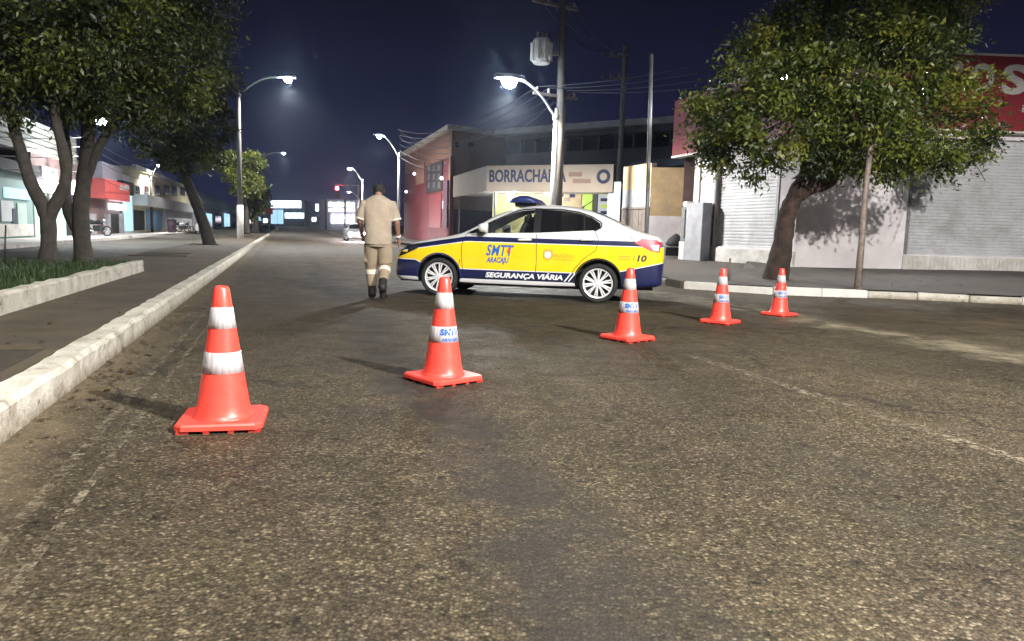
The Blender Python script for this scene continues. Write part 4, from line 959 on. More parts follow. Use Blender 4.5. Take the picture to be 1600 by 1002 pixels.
TR4 = [([P(386, 366, Y), P(384, 330, Y), P(380, 300, Y), P(376, 275, Y)], [.22, .18, .16, .08])]
t4 = Vector((TR4[0][0][0].x, TR4[0][0][0].y, .12))
BL4 = [bl(362, 252, Y, 20, 14), bl(385, 250, Y - .5, 22, 13), bl(372, 268, Y, 28, 18), bl(396, 272, Y + .5, 16, 22), bl(385, 292, Y, 24, 14)]
tree('small_tree', 'small rounded tree lit from above behind the left lamp post', t4, TR4, BL4, 260, 26, 0.26, 24, 'bark_dark', 'leaf_lamplit', 6, 'trees on the median')
Y = 74; TR5 = [([P(397, 365, Y), P(398, 330, Y), P(397, 300, Y)], [.2, .16, .08])]
BL5 = [bl(398, 300, Y, 16, 26), bl(408, 312, Y, 13, 22), bl(390, 325, Y, 12, 20)]
tree('small_tree', 'dim narrow tree farther along the median beside the thin pole', Vector((TR5[0][0][0].x, TR5[0][0][0].y, .12)), TR5, BL5, 200, 20, 0.36, 25, 'bark_dark', 'leaf_left', 5, 'trees on the median')

# ================================================================== lamps and poles
def street_lamp(base, height, arm_dir, arm_len, rad, label, power, whitebase=False, glowm='lamp_glow', pole_mat='steel_white', head=1.0, extra_arm=False, cone_deg=154, blend=.35):
    e = empty('street_lamp', base, label, 'street lamp', 'street lamps')
    top = base + Vector((0, 0, height - 1.0))
    m = MB(); m.tube([base - Vector((0, 0, .1)), base + Vector((0, 0, height * .5)), top], [rad * 1.25, rad, rad * .75], 14); m.build('pole', pole_mat, e, True)
    d = Vector(arm_dir).normalized(); tip = base + Vector((0, 0, height)) + d * arm_len
    m = MB(); st = top - Vector((0, 0, .35)); pts_ = [st.lerp(tip, k / 8) + Vector((0, 0, .38)) * math.sin(PI * k / 8) * (arm_len / 2.5) for k in range(9)]
    m.tube(pts_, rad * .42, 8); m.tube([st - Vector((0, 0, .05)), st + Vector((0, 0, .12))], rad * 1.2, 12); m.build('arm', pole_mat, e, True)
    if extra_arm:
        m = MB(); st = top - Vector((0, 0, .35)); m.tube([st, st - d * .9 + Vector((0, 0, .75))], rad * .4, 8); m.build('arm', pole_mat, e, True)
    yaw_ = math.atan2(d.y, d.x); h = tip + d * .28 * head
    m = MB(); rm = Matrix.Rotation(yaw_, 3, 'Z')
    pr = [(-.34, .09), (-.2, .14), (.2, .17), (.34, .12)]
    for (x0, w0), (x1, w1) in zip(pr, pr[1:]):
        vv = [(x0, -w0, 0), (x0, w0, 0), (x0, w0 * .7, .09), (x0, -w0 * .7, .09), (x1, -w1, 0), (x1, w1, 0), (x1, w1 * .7, .09), (x1, -w1 * .7, .09)]
        m.add([h + rm @ (Vector(q) * head) for q in vv], [[0, 1, 5, 4], [1, 2, 6, 5], [2, 3, 7, 6], [3, 0, 4, 7], [0, 3, 2, 1], [4, 5, 6, 7]])
    lh = m.build('lamp_head', 'steel_grey', e)
    m = MB(); pr_ = [(.165, -.004), (.17, -.05), (.15, -.12), (.105, -.175), (.05, -.20), (.01, -.207)]  # bowl deepened to give the lamp's round glare a shape
    m.lathe([(r_ * head, z_ * head) for r_, z_ in pr_], h, 18); m.build('lens', glowm, lh, True)
    if whitebase:
        m = MB(); m.tube([base + Vector((0, 0, .0)), base + Vector((0, 0, 2.2))], rad * 1.5, 14); m.build('painted_base', 'whitewash', e, True)
    if power:
        l = bpy.data.lights.new('lamp_light', 'SPOT'); l.energy = power; l.spot_size = math.radians(cone_deg); l.spot_blend = blend; l.shadow_soft_size = 0.14; l.color = (1.0, 0.965, 0.90)
        lo = bpy.data.objects.new('lamp_light', l); COL.objects.link(lo); lo.parent = e; lo.location = h - Vector((0, 0, .38 * head)) - Vector(e.location)
    return e
def base_on(px, Y, z): p = P(px, 400, Y); return Vector((p.x, p.y, z))
AR = -RN
def lampz(px, py, Y): return P(px, py, Y).z
# right-hand row
b_ = base_on(861, 26.5, 0.3); street_lamp(b_, lampz(820, 122, 26.5) - .3, P(793, 125, 26.0) - P(858, 125, 26.5), 1.35, .105, 'bright street lamp on a slim white post in front of the tyre shop', LAMP_W * .8, cone_deg=160, head=1.5)
b_ = base_on(622, 48, 0.2); street_lamp(b_, lampz(605, 213, 48) - .2, AR, 1.0, .09, 'street lamp on a slim pole behind the walking officer', LAMP_W * .35, glowm='lamp_glow_far')
b_ = base_on(566, 76, 0.2); street_lamp(b_, lampz(552, 264, 76) - .2, AR, 1.0, .1, 'small far street lamp left of the officer, second along the right pavement', LAMP_W, glowm='lamp_glow_far')
b_ = base_on(562, 122, 0.5); street_lamp(b_, lampz(545, 300, 122) - .5, AR, 1.5, .12, 'tiny farthest street lamp beside the red traffic light', 0, glowm='lamp_glow_far')
NEAR = Vector((8.3, -0.8, 0.15)); street_lamp(NEAR, 6.9, AR, 1.2, .105, 'street lamp on the right pavement beside the photographer, outside the picture', LAMP_W * 2.1, cone_deg=178, blend=.10)
# median row
b_ = base_on(376, 48, 0.12); street_lamp(b_, lampz(440, 117, 48) - .12, RN, 2.6, .14, 'tall street lamp with a long arm and whitewashed base on the median', LAMP_W * 1.4, True, head=1.5, pole_mat='pole_dark', extra_arm=True)
b_ = base_on(403, 98, 0.3); street_lamp(b_, lampz(440, 238, 98) - .3, RN, 3.1, .13, 'second tall street lamp farther down the median with a thin pale pole', LAMP_W, glowm='lamp_glow_far', pole_mat='steel_white')
street_lamp(R(-2.6, -3.0, 0.12), 10.6, RN, 3.0, .14, 'tall median street lamp standing just behind the photographer, outside the picture', LAMP_W * 1.05, True, pole_mat='concrete_pole', cone_deg=160)
# left pavement
b_ = base_on(139, 39, 0.15); street_lamp(b_, lampz(147, 184, 39) - .15, RN, .3, .09, 'lamp on the left pavement shining between the tree stems', LAMP_W * .4, pole_mat='dark_metal', head=1.7)
b_ = base_on(239, 66, 0.15); street_lamp(b_, lampz(249, 258, 66) - .15, RN, .5, .11, 'slim dark post with a short pale arm before the yellow two storey building', LAMP_W * .5, glowm='lamp_glow_far', pole_mat='dark_metal', head=.7)

# concrete utility pole with transformer, behind the lamp post
def insul(m, p): m.lathe([(.03, -.1), (.06, -.08), (.04, -.03), (.06, 0), (.04, .05), (.055, .07), (.02, .1)], p, 10)
b_ = base_on(868, 27.5, 0.3); e = empty('utility_pole', b_, 'thick concrete utility pole with a transformer, behind the white lamp post', 'utility pole')
zt = lampz(872, -60, 27.5)
m = MB(); m.tube([b_ - Vector((0, 0, .1)), b_ + Vector((0, 0, zt * .5)), Vector((b_.x - .10, b_.y, zt))], [.175, .155, .12], 16); m.build('pole', 'concrete_shaded', e, True)
tc = P(846, 80, 27.2); m = MB(); m.lathe([(.05, -.46), (.28, -.44), (.30, -.40), (.30, .36), (.27, .42), (.05, .46)], tc, 18)
for k in range(10):
    a_ = 2 * PI * k / 10; m.box(tc + Vector((math.cos(a_) * .34, math.sin(a_) * .34, -.03)), (.12, .03, .62), a_)
tr_ = m.build('transformer', 'whitewash', e, False)
m = MB()
for dx in (-.14, 0, .14): insul(m, tc + Vector((dx, -.05, .55)))
m.build('insulator', 'porcelain', tr_, True)
m = MB(); m.box(P(862, 84, 27.4), (.5, .12, .12)); m.build('bracket', 'steel_grey', e)
CA = []
for py in (8, 150):
    c = P(868, py, 27.5); m = MB(); m.box(c, (.1, 1.9, .1), math.radians(-60)); m.build('crossarm', 'weathered_wood', e)
    for k in (-.8, -.3, .3, .8):
        q = c + Matrix.Rotation(math.radians(-60), 3, 'Z') @ Vector((0, k, .13)); m = MB(); insul(m, q); m.build('insulator', 'porcelain', e, True); CA.append(q + Vector((0, 0, .1)))
# second, dim pole behind, with switchgear
b_ = base_on(962, 40, 0.4); e2 = empty('utility_pole', b_, 'dim utility pole with cross arms rising behind the dark building', 'utility pole')
m = MB(); m.tube([b_, Vector((b_.x, b_.y, lampz(960, 70, 40)))], [.17, .12], 12); m.build('pole', 'concrete_pole', e2, True)
CB = []
for py in (88, 122):
    c = P(961, py, 40); m = MB(); m.box(c, (1.5, .1, .1), math.radians(10)); m.build('crossarm', 'weathered_wood', e2)
    for k in (-.65, -.2, .2, .65):
        q = c + Vector((k, 0, .13)); m = MB(); insul(m, q); m.build('insulator', 'porcelain', e2, True); CB.append(q + Vector((0, 0, .1)))
def cable(name, p, q, sag, r_, label):
    p, q = Vector(p), Vector(q); pts_ = [p.lerp(q, k / 14) - Vector((0, 0, sag * 4 * (k / 14) * (1 - k / 14))) for k in range(15)]
    m = MB(); m.tube(pts_, r_, 5, cap=False); o = m.build(name, 'cable', None, True, origin=p); tag(o, label, 'cable', 'overhead cables'); return o
far_pole = P(622, 190, 48)
for i, q in enumerate(CA[:4]): cable('overhead_cable', q, CB[i % 4], .5, .012, 'high thin cable from the concrete pole top to the dim pole behind')
for i, q in enumerate(CA[4:]):
    cable('overhead_cable', q, far_pole + Vector((0.1 * i, 0, -.5 - .35 * i)), .8, .014, 'long thin cable from the concrete pole to the lamp pole behind the officer'); cable('overhead_cable', q, P(1500, -30 + 22 * i, 21), .6, .012, 'thin cable from the concrete pole towards the tree at upper right')
for i in range(5): cable('overhead_cable', far_pole + Vector((.1, 0, -.6 - .4 * i)), P(700, 232 + 9 * i, 46), .25, .016, 'pale cable fanning from the lamp pole behind the officer to the house wall')
cable('overhead_cable', P(866, 158, 27.4), P(800, 205, 46.0), .2, .012, 'single thin cable slanting from the lamp post to the house eaves')
# thin posts
def post(name, pts_, rads, mat, label):
    e_ = MB(); e_.tube(pts_, rads, 10); o = e_.build(name, mat, None, True, origin=Vector(pts_[0])); tag(o, label, 'post'); return o
q = P(1009, 420, 18.6); g_ = sz(q.x, q.y); q.z = g_ - .02
post('thin_post', [q, P(1012, 300, 18.6), P(1015, 200, 18.6), P(1018, 85, 18.6)], [.055, .05, .05, .042], 'steel_grey', 'tall thin bare post rising behind the car boot against the night sky')
q = G(1340, 452, .16); q.z = sz(q.x, q.y) - .02; YY = q.y
post('sign_post', [q, P(1346, 380, YY), P(1352, 300, YY), P(1361, 225, YY)], [.075, .062, .055, .05], 'rust_post', 'leaning rusty post in front of the white wall, right of the tree')
q = G(1344, 444, .2); q.z = sz(q.x, q.y) - .02; post('stake', [q, P(1347, 408, q.y)], [.03, .025], 'weathered_wood', 'short wooden stake at the foot of the leaning rusty post')
q = P(1139, 445, 16.0); q.z = sz(q.x, q.y) - .02; post('stake', [q, P(1141, 404, 16.0)], [.028, .022], 'weathered_wood', 'short thin stake in the pavement between the car and the tree')
q = G(7, 418, .27); post('stake', [q, P(9, 352, q.y)], [.015, .012], 'dark_metal', 'thin dark rod in the grass at the left edge of the picture')

# ================================================================== right-hand buildings
def floor_z(w, u): p = w.pt(u, 0); return sz(p.x, p.y)
def corrugated(w, u0, u1, z0, z1, off, pitch, amp, name, mat, parent):
    m = MB(); n = int((z1 - z0) / pitch); zs = []; os = []
    for i in range(n):
        for k, o in ((0, 0), (.18, amp), (.62, amp), (.8, 0)): zs.append(z0 + (i + k) * pitch); os.append(off + o)
    zs.append(z0 + n * pitch); os.append(off)
    m.add([w.pt(u, z, o) for z, o in zip(zs, os) for u in (u0, u1)], [[2 * i, 2 * i + 1, 2 * i + 3, 2 * i + 2] for i in range(len(zs) - 1)])
    return m.build(name, mat, parent, fix=False)
# corner shop with roller shutters
yS = 20.0; xc = (1234 - 800) / F * yS; A = Vector((xc, yS, 0)); T_S = A.dot(RN)
wf_ = Wall(A, A + Vector((14, 0.5, 0))); wl = Wall(on_t(1090, T_S), A)
shop = empty('corner_shop', (A.x, A.y, sz(A.x, A.y)), 'white corner shop with closed roller shutters and a red sign band', 'shop')
ztop = wf_.uz(1540, 92)[1]; zband = wf_.uz(1540, 207)[1]
u0, u1, z0s, z1s = wf_.rect(1424, 218, 1640, 401)
m = MB()   # front wall round the shutter opening
uL = wf_.L
m.wbox(wf_, 0.0, u0, 0.0, zband + .1, -.3, 0); m.wbox(wf_, u1, uL, 0.0, zband + .1, -.3, 0); m.wbox(wf_, u0, u1, 0, z0s, -.3, 0.0); m.wbox(wf_, u0, u1, z1s, zband + .1, -.3, 0.0)
m.wbox(wf_, 0, uL, zband + .1, ztop - .1, -.3, -.02)
m.build('front_wall', 'white_wall', shop)
corrugated(wf_, u0 - .02, u1 + .02, z0s - .02, z1s + .05, -.16, .088, .018, 'roller_shutter', 'shutter_metal', shop)
for a0 in (u0 - .09, u1): m = MB(); m.wbox(wf_, a0, a0 + .09, z0s, z1s, -.1, .03); m.build('shutter_rail', 'steel_grey', shop)
m = MB(); m.wbox(wf_, u0 - .1, uL, 0, z0s - .03, -.05, .04)
m.build('plinth', 'plinth', shop)
m = MB()
for k in range(int((uL - u0) / .12)): m.wbox(wf_, u0 - .06 + k * .12, u0 - .06 + k * .12 + .108, .2, z0s - .07, .03, .052)
m.build('plinth_ribs', 'plinth', shop)
m = MB(); m.wbox(wf_, -.05, uL, zband, ztop, -.02, .32); sgn_ = m.build('sign_band', 'red_sign', shop)
m = MB(); m.wbox(wf_, -.07, uL, ztop - .002, ztop + .05, -.04, .36); m.wbox(wf_, -.07, uL, zband - .05, zband + .002, -.0, .36); m.build('sign_edge', 'trim_white', sgn_)
ua = wf_.uz(1535, 130)[0]; zc = wf_.uz(1570, 131)[1]
for ch, px in (('C', 1471), ('O', 1521), ('S', 1571), ('I', 1604)): wall_text(wf_, ch, wf_.uz(px, 131)[0], zc, 1.0, .33, 'sign_white', sgn_, 'letter', bold=0.035, width=.66 if ch != 'I' else .2)
zt2 = wf_.uz(1590, 174)[1]; wall_text(wf_, 'FA', wf_.uz(1594, 175)[0], zt2, .26, .33, 'sign_white', sgn_, 'letter', width=.4)
# side wall on the main street
v0, v1, s0z, s1z = wl.rect(1118, 262, 1213, 386); s1z = 3.25; s0z = wl.uz(1165, 387)[1]; L = wl.L
m = MB(); m.wbox(wl, 0, v0, 0, zband + .1, -.3, 0); m.wbox(wl, v1, L - .002, 0, zband + .1, -.3, 0); m.wbox(wl, v0, v1, 0, s0z, -.3, 0); m.wbox(wl, v0, v1, s1z, zband + .1, -.3, 0); m.wbox(wl, 0, L - .3, zband + .1, ztop - .1, -.3, -.02)
m.build('side_wall', 'white_wall', shop)
corrugated(wl, v0 - .02, v1 + .02, s0z - .02, s1z + .05, -.14, .098, .02, 'roller_shutter', 'shutter_metal', shop)
for a0 in (v0 - .1, v1): m = MB(); m.wbox(wl, a0, a0 + .1, s0z, s1z, -.1, .03); m.build('shutter_rail', 'steel_grey', shop)
m = MB(); m.wbox(wl, 0, L + .03, 0, s0z - .05, -.05, .04); m.build('plinth', 'plinth', shop)
ux = wl.uz(1064, 210)[0]
m = MB(); m.wbox(wl, ux, L + .0, zband - .25, ztop - .3, -.02, .30); sb_ = m.build('sign_band', 'red_sign', shop)
m = MB(); m.wbox(wl, ux, L, zband - .32, zband - .252, -.0, .33); m.build('sign_edge', 'trim_white', sb_)
m = MB(); m.wbox(wl, -.32, -.003, 0, zband - .3, -.25, .06); m.build('pilaster', 'trim_white', shop)
m = MB(); bk = [wf_.pt(0, 0, -.3), wf_.pt(uL, 0, -.3), wf_.pt(uL, 0, -9), wl.pt(0, 0, -9), wl.pt(0, 0, -.3)]
m.prism([(p.x, p.y) for p in bk], zband + .2, zband + .32); m.build('flat_roof', 'grey_wall', shop)
m = MB(); m.wbox(wf_, uL - .3, uL, 0, ztop - .1, -9, -.31); m.build('end_wall', 'white_wall', shop)
# floodlights on the sign band, glimpsed through the leaves
for px, py, lb in ((1224, 128, 'left floodlight on the red sign band, glimpsed through the tree crown'), (1416, 150, 'right floodlight on the red sign band, glimpsed through the tree crown')):
    if px < 1234: c = wl.pt(wl.L - .25, ztop - .55, .5); dn = wl.n
    else: u_, z_ = wf_.uz(px, py); c = wf_.pt(u_, z_, .55); dn = wf_.n
    e = empty('floodlight', c, lb, 'floodlight', 'shop floodlights'); yw = math.atan2(dn.y, dn.x)
    rm = Matrix.Rotation(yw, 3, 'Z') @ Matrix.Rotation(math.radians(35), 3, 'Y')
    m = MB(); m.box(c, (.1, .42, .30), rm); m.build('housing', 'dark_metal', e)
    m = MB(); m.box(c + rm @ Vector((.055, 0, 0)), (.012, .36, .24), rm); m.build('lens', 'lamp_glow_far', e)
    m = MB(); m.tube([c - dn * .05, c - dn * .5], .025, 6); m.build('bracket', 'steel_grey', e)
    l = bpy.data.lights.new('flood_light', 'SPOT'); l.energy = 180; l.spot_size = math.radians(120); l.spot_blend = .7; l.shadow_soft_size = .1
    lo = bpy.data.objects.new('flood_light', l); COL.objects.link(lo); lo.parent = e; lo.location = rm @ Vector((.12, 0, 0)); lo.rotation_euler = (rm @ Vector((1, 0, 0))).to_track_quat('-Z', 'Y').to_euler()
# electricity meter pillar
e = empty('meter_pillar', wl.pt(-.15, floor_z(wl, -.15), .3), 'grey electricity meter cabinet built into a white pillar beside the left shutter', 'meter cabinet')
u0m, u1m, z0m, z1m = wl.rect(1082, 318, 1113, 405)
zf = 0.1
m = MB(); m.wbox(wl, u0m + .25, u1m + .05, zf, z1m, .08, .42); m.build('pillar', 'grey_wall', e, bevel=.01)
m = MB(); m.wbox(wl, u0m - .12, u0m + .24, zf, .95, .08, .42); m.build('pillar_foot', 'trim_white', e, bevel=.01)
m = MB(); m.wbox(wl, u0m - .1, u0m + .22, .96, z1m - .12, .10, .40); m.build('cabinet', 'grey_box', e, bevel=.01)
m = MB(); m.wbox(wl, u0m + .13, u0m + .20, 1.05, z1m - .2, .385, .405); m.build('cabinet_slot', 'dark_gap', e)
m = MB(); m.wbox(wl, u0m - .05, u0m + .26, z1m - .118, z1m + .06, .09, .41); m.build('cap', 'trim_white', e, bevel=.03)
# peach yard wall
A = on_t(1086, T_S + .5); B = on_t(1013, T_S - .9); wp = Wall(B, A)
e = empty('yard_wall', wp.pt(1, .3), 'peach and pale grey stained yard wall between the meter cabinet and the gate', 'wall')
zt_ = wp.uz(1050, 262)[1]; zm = wp.uz(1050, 338)[1]
m = MB(); m.wbox(wp, 0, wp.L, zm, zt_, -.2, 0); m.build('upper_render', 'peach_wall', e)
m = MB(); m.wbox(wp, 0, wp.L, 0, zm - .002, -.2, 0.005); m.build('lower_render', 'white_wall', e)
m = MB(); m.wbox(wp, wp.L - .5, wp.L + .05, 0.1, zt_ + .3, .0, .22); m.build('downpipe_box', 'brown_wall', e)
q = wp.pt(wp.L - .7, floor_z(wp, wp.L - .7), .35)
e = empty('utility_box', q, 'small dark box with a pale frame at the foot of the peach wall', 'box')
m = MB(); m.wbox(wp, wp.L - 1.05, wp.L - .35, q.z - .02, q.z + .42, .1, .5); m.build('frame', 'trim_white', e, bevel=.01)
m = MB(); m.wbox(wp, wp.L - .98, wp.L - .42, q.z + .08, q.z + .37, .495, .51); m.build('opening', 'dark_gap', e)
m = MB(); c = wp.pt(wp.L - .65, q.z + .42, .28); 
m.lathe([(.33, 0), (.36, .05), (.27, .22), (.12, .36), (.03, .42)], c + Vector((0, 0, .002)), 12); o = m.build('rubbish_sack', 'dark_gap', None, True, origin=c); tag(o, 'dark rubbish sack sitting on the small box by the peach wall', 'sack')
# gate and grey wall left of it
C = on_t(970, T_S - 1.0); wg = Wall(C, B)
e = empty('gate_wall', wg.pt(.5, .3), 'grey rendered wall with a plank gate between tyre shop and peach wall', 'wall')
zt_ = wg.uz(995, 258)[1]; zg = wg.uz(995, 326)[1]
m = MB(); m.wbox(wg, 0, wg.L - .01, zg + .05, zt_, -.2, 0); m.build('wall', 'grey_wall', e)
m = MB(); m.wbox(wg, 0, wg.L - .01, wg.uz(995, 296)[1], zt_ - .002, .0, .006); m.build('peach_render', 'peach_wall', e)
g_ = MB(); g_.wbox(wg, 0.02, wg.L - .03, zg - .02, zg + .05, -.05, .06); go = g_.build('gate', 'weathered_wood', e)
n = 9
for k in range(n):
    a0 = .03 + (wg.L - .08) * k / n; m = MB(); m.wbox(wg, a0, a0 + (wg.L - .08) / n - .015, .2, zg - .03, -.02, .02 + rnd.uniform(0, .012)); m.build('plank', 'weathered_wood', go)

# tyre shop with wrap-round marquee
Q1 = P(957, 300, 31.0); Q0 = P(760, 300, 33.5); Q2 = P(708, 300, 40.5)
wm = Wall(Q0, Q1); ws = Wall(Q2, Q0)
zt_ = wm.uz(770, 259)[1]; zb_ = wm.uz(770, 300)[1]
bs_ = Vector((wm.pt(2, 0).x, wm.pt(2, 0).y + 3, sz(wm.pt(2, 0).x, wm.pt(2, 0).y + 3)))
tyre = empty('tyre_shop', bs_, 'open tyre repair shop under a cream wrap-round marquee sign', 'shop')
m = MB(); m.wbox(wm, 0, wm.L, zb_, zt_, -.18, 0); mq = m.build('marquee', 'banner_cream', tyre)
m = MB(); m.wbox(ws, 0, ws.L - .001, zb_ + .03, zt_ - .004, -.18, 0); m.build('marquee_side', 'banner_cream', mq)
m = MB(); bk = [wm.pt(0, 0, -.18), wm.pt(wm.L, 0, -.18), wm.pt(wm.L, 0, -7), ws.pt(0, 0, -5), ws.pt(0, 0, -.18)]; m.prism([(p.x, p.y) for p in bk], zb_ + .12, zb_ + .2); m.build('ceiling', 'trim_white', tyre)
ul, ur = wm.uz(764, 275)[0], wm.uz(884, 275)[0]
wall_text(wm, 'BORRACHARIA', (ul + ur) / 2, wm.uz(820, 276)[1], .74, .012, 'navy_letter', mq, 'lettering', width=(ur - ul), bold=.02)
a0, a1 = wm.uz(892, 276)[0], wm.uz(915, 276)[0]; 
for zz, k0, k1 in ((.12, -.1, .5), (-.16, .1, .9)): m = MB(); m.wbox(wm, min(a0, a1) + k0, min(a0, a1) + k1, wm.uz(905, 277)[1] + zz - .09, wm.uz(905, 277)[1] + zz + .09, .0, .012); m.build('faded_print', 'brown_letter', mq)
c = wm.pt(wm.uz(943, 276)[0], wm.uz(943, 276)[1], .015); m = MB()
for k in range(20):
    a_, b_2 = 2 * PI * k / 20, 2 * PI * (k + 1) / 20
    vs_ = [c + wm.d * (r_ * math.cos(x_)) + Vector((0, 0, r_ * math.sin(x_))) for x_ in (a_, b_2) for r_ in (.16, .30)]; m.add(vs_, [[0, 1, 3, 2]])
m.build('tyre_emblem', 'navy_letter', mq, fix=False)
wb = Wall(wm.pt(0, 0, -3.6), wm.pt(wm.L, 0, -3.6))
def brect(w, x0, y0, x1, y1, o0, o1, name, mat, parent, zmin=None, bevel=0):
    a_, b_2, c_, d_ = w.rect(x0, y0, x1, y1)
    if zmin is not None: c_ = zmin
    m = MB(); m.wbox(w, a_, b_2, c_, d_, o0, o1); return m.build(name, mat, parent, bevel=bevel)
m = MB(); m.wbox(wb, -1.5, wb.L + .5, 0, zb_ + .2, -.2, 0); m.build('back_wall', 'yellow_wall', tyre)
brect(wb, 868, 298, 908, 345, .0, .03, 'price_board', 'peach_wall', tyre)
for k, (x, y) in enumerate(((876, 305), (886, 312), (894, 306), (882, 325), (898, 328))): brect(wb, x - 4, y - 3, x + 5, y + 3, .03, .04, 'price_print', 'brown_letter' if k % 2 else 'navy_letter', tyre)
brect(wb, 912, 296, 926, 345, .0, .05, 'lime_post', 'lime_paint', tyre, .2)
brect(wb, 928, 296, 934, 345, .0, .05, 'dark_post', 'dark_metal', tyre, .2)
brect(wb, 935, 294, 958, 345, .01, .06, 'white_board', 'sign_white', tyre, .3)
for k in range(4): brect(wb, 939, 300 + k * 10, 950, 305 + k * 10, .06, .07, 'board_print', 'lime_paint' if k % 2 == 0 else 'navy_letter', tyre)
m = MB(); m.tube([wm.pt(.3, .3, -.3), wm.pt(.3, zb_ + .1, -.3)], .05, 8); m.build('column', 'dark_metal', tyre)
m = MB(); m.tube([ws.pt(.3, .3, -.3), ws.pt(.3, zb_ + .1, -.3)], .05, 8); m.build('column', 'dark_metal', tyre)
brect(wm, 948, 284, 968, 345, -.6, -.1, 'pillar', 'pillar_blue', tyre, .2)
c = wm.pt(wm.uz(788, 298)[0], zb_ + .02, -.7); e = empty('ceiling_lamp', c, 'glaring white lamp hanging under the tyre shop marquee', 'lamp')
m = MB(); m.lathe([(.05, .10), (.06, .0), (.14, -.03), (.15, -.12), (.08, -.2)], c, 16); m.build('bulb', 'lamp_glow', e, True)
m = MB(); m.tube([c + Vector((0, 0, .1)), c + Vector((0, 0, .13))], .07, 10); m.build('socket', 'steel_grey', e)
l = bpy.data.lights.new('shop_light', 'POINT'); l.energy = 230; l.shadow_soft_size = .15; l.color = (.95, .97, 1.0); lo = bpy.data.objects.new('shop_light', l); COL.objects.link(lo); lo.parent = e; lo.location = (0, -.1, -.35)
m = MB(); m.lathe([(.10, 0), (.13, .03), (.13, .12), (.10, .14)], wm.pt(wm.uz(850, 303)[0], zb_ - .1, -.4), 12); 
o = m.build('round_lamp', 'lit_white', None, True, origin=wm.pt(wm.uz(850, 303)[0], zb_ - .1, -.4)); tag(o, 'small lit round lamp under the marquee beside the pole', 'lamp')
# tyres stacked in the shop
for k in range(5):
    c = wb.pt(wb.L * .15 + (k // 3) * .75, sz(wb.pt(1, 0).x, wb.pt(1, 0).y) + .1 + (k % 3) * .2, .8); m = MB(); m.lathe([(.18, -.09), (.29, -.1), (.33, -.05), (.33, .05), (.29, .1), (.18, .09), (.18, -.09)], c, 18, cap=False)
    o = m.build('loose_tyre', 'rubber', None, True, origin=c); tag(o, 'black tyre stacked inside the tyre shop behind the car', 'tyre', 'tyres stacked in the tyre shop')

# beige corner house behind, red ground floor
T_B = 10.6; K0 = on_t(703, T_B); K1 = on_t(632, T_B); wA = Wall(K1, K0); K2 = P(792, 240, K0.y + 3.5); wB = Wall(K0, K2)
house = empty('corner_house', (K0.x, K0.y, sz(K0.x, K0.y)), 'two storey house, beige above and red below, left of the tyre shop', 'house')
zt_ = wB.uz(720, 198)[1]; zmid = wA.uz(690, 250)[1]
m = MB(); m.wbox(wA, 0, wA.L, zmid, zt_ - .3, -.25, 0); m.build('upper_wall', 'roof_brown', house)
m = MB(); m.wbox(wB, 0.0, wB.L, 2.5, zt_ - .3, -.25, 0); m.build('side_wall', 'beige_wall', house)
m = MB(); m.wbox(wA, -.2, wA.L + .3, zt_ - .3, zt_, -.5, .35); m.wbox(wB, .36, wB.L + .2, zt_ - .3, zt_ - .002, -.5, .35); m.build('eaves', 'board_cream', house)
m = MB(); m.wbox(wA, 0, wA.L, 0, zmid - .01, -.25, .05); m.build('ground_floor_wall', 'red_wall', house)
g_ = brect(wA, 668, 256, 693, 300, .05, .12, 'grille_window', 'dark_gap', house)
for k in range(3):
    for j in range(3): brect(wA, 671 + k * 8, 259 + j * 13, 674.5 + k * 8, 268 + j * 13, .12, .14, 'pane', 'dim_facade', g_)
brect(wA, 651, 255, 664, 288, .05, .09, 'pale_panel', 'roof_brown', house)
brect(wA, 672, 304, 691, 356, .05, .10, 'door', 'red_door', house)
brect(wA, 693, 314, 698, 326, .05, .09, 'notice', 'lit_pinkwhite' if False else 'sign_white', house)
brect(wA, 697, 283, 703, 356, .05, .2, 'dark_column', 'purple_dark', house)
m = MB(); m.wbox(wB, 0, 4.0, 0, 2.5, -.25, 0); m.build('ground_side_wall', 'purple_dark', house)
for k in range(2): brect(wB, 708 + 24 * k, 222, 716 + 24 * k, 230, 0, .03, 'vent', 'dark_gap', house)
for px, py in ((697, 279), (653, 272), (640, 300)):
    u_, z_ = wA.uz(px, py); c = wA.pt(u_, z_, .3); m = MB(); m.lathe([(.02, -.12), (.10, -.08), (.12, 0), (.08, .1), (.02, .12)], c, 10)
    o = m.build('wall_lamp', 'lit_strong', None, True, origin=c); tag(o, {697: 'small lit wall lamp at the right corner of the red ground floor', 653: 'small lit wall lamp high on the red house above its pale panel', 640: 'small lit wall lamp at the far left end of the red house'}[px], 'lamp')
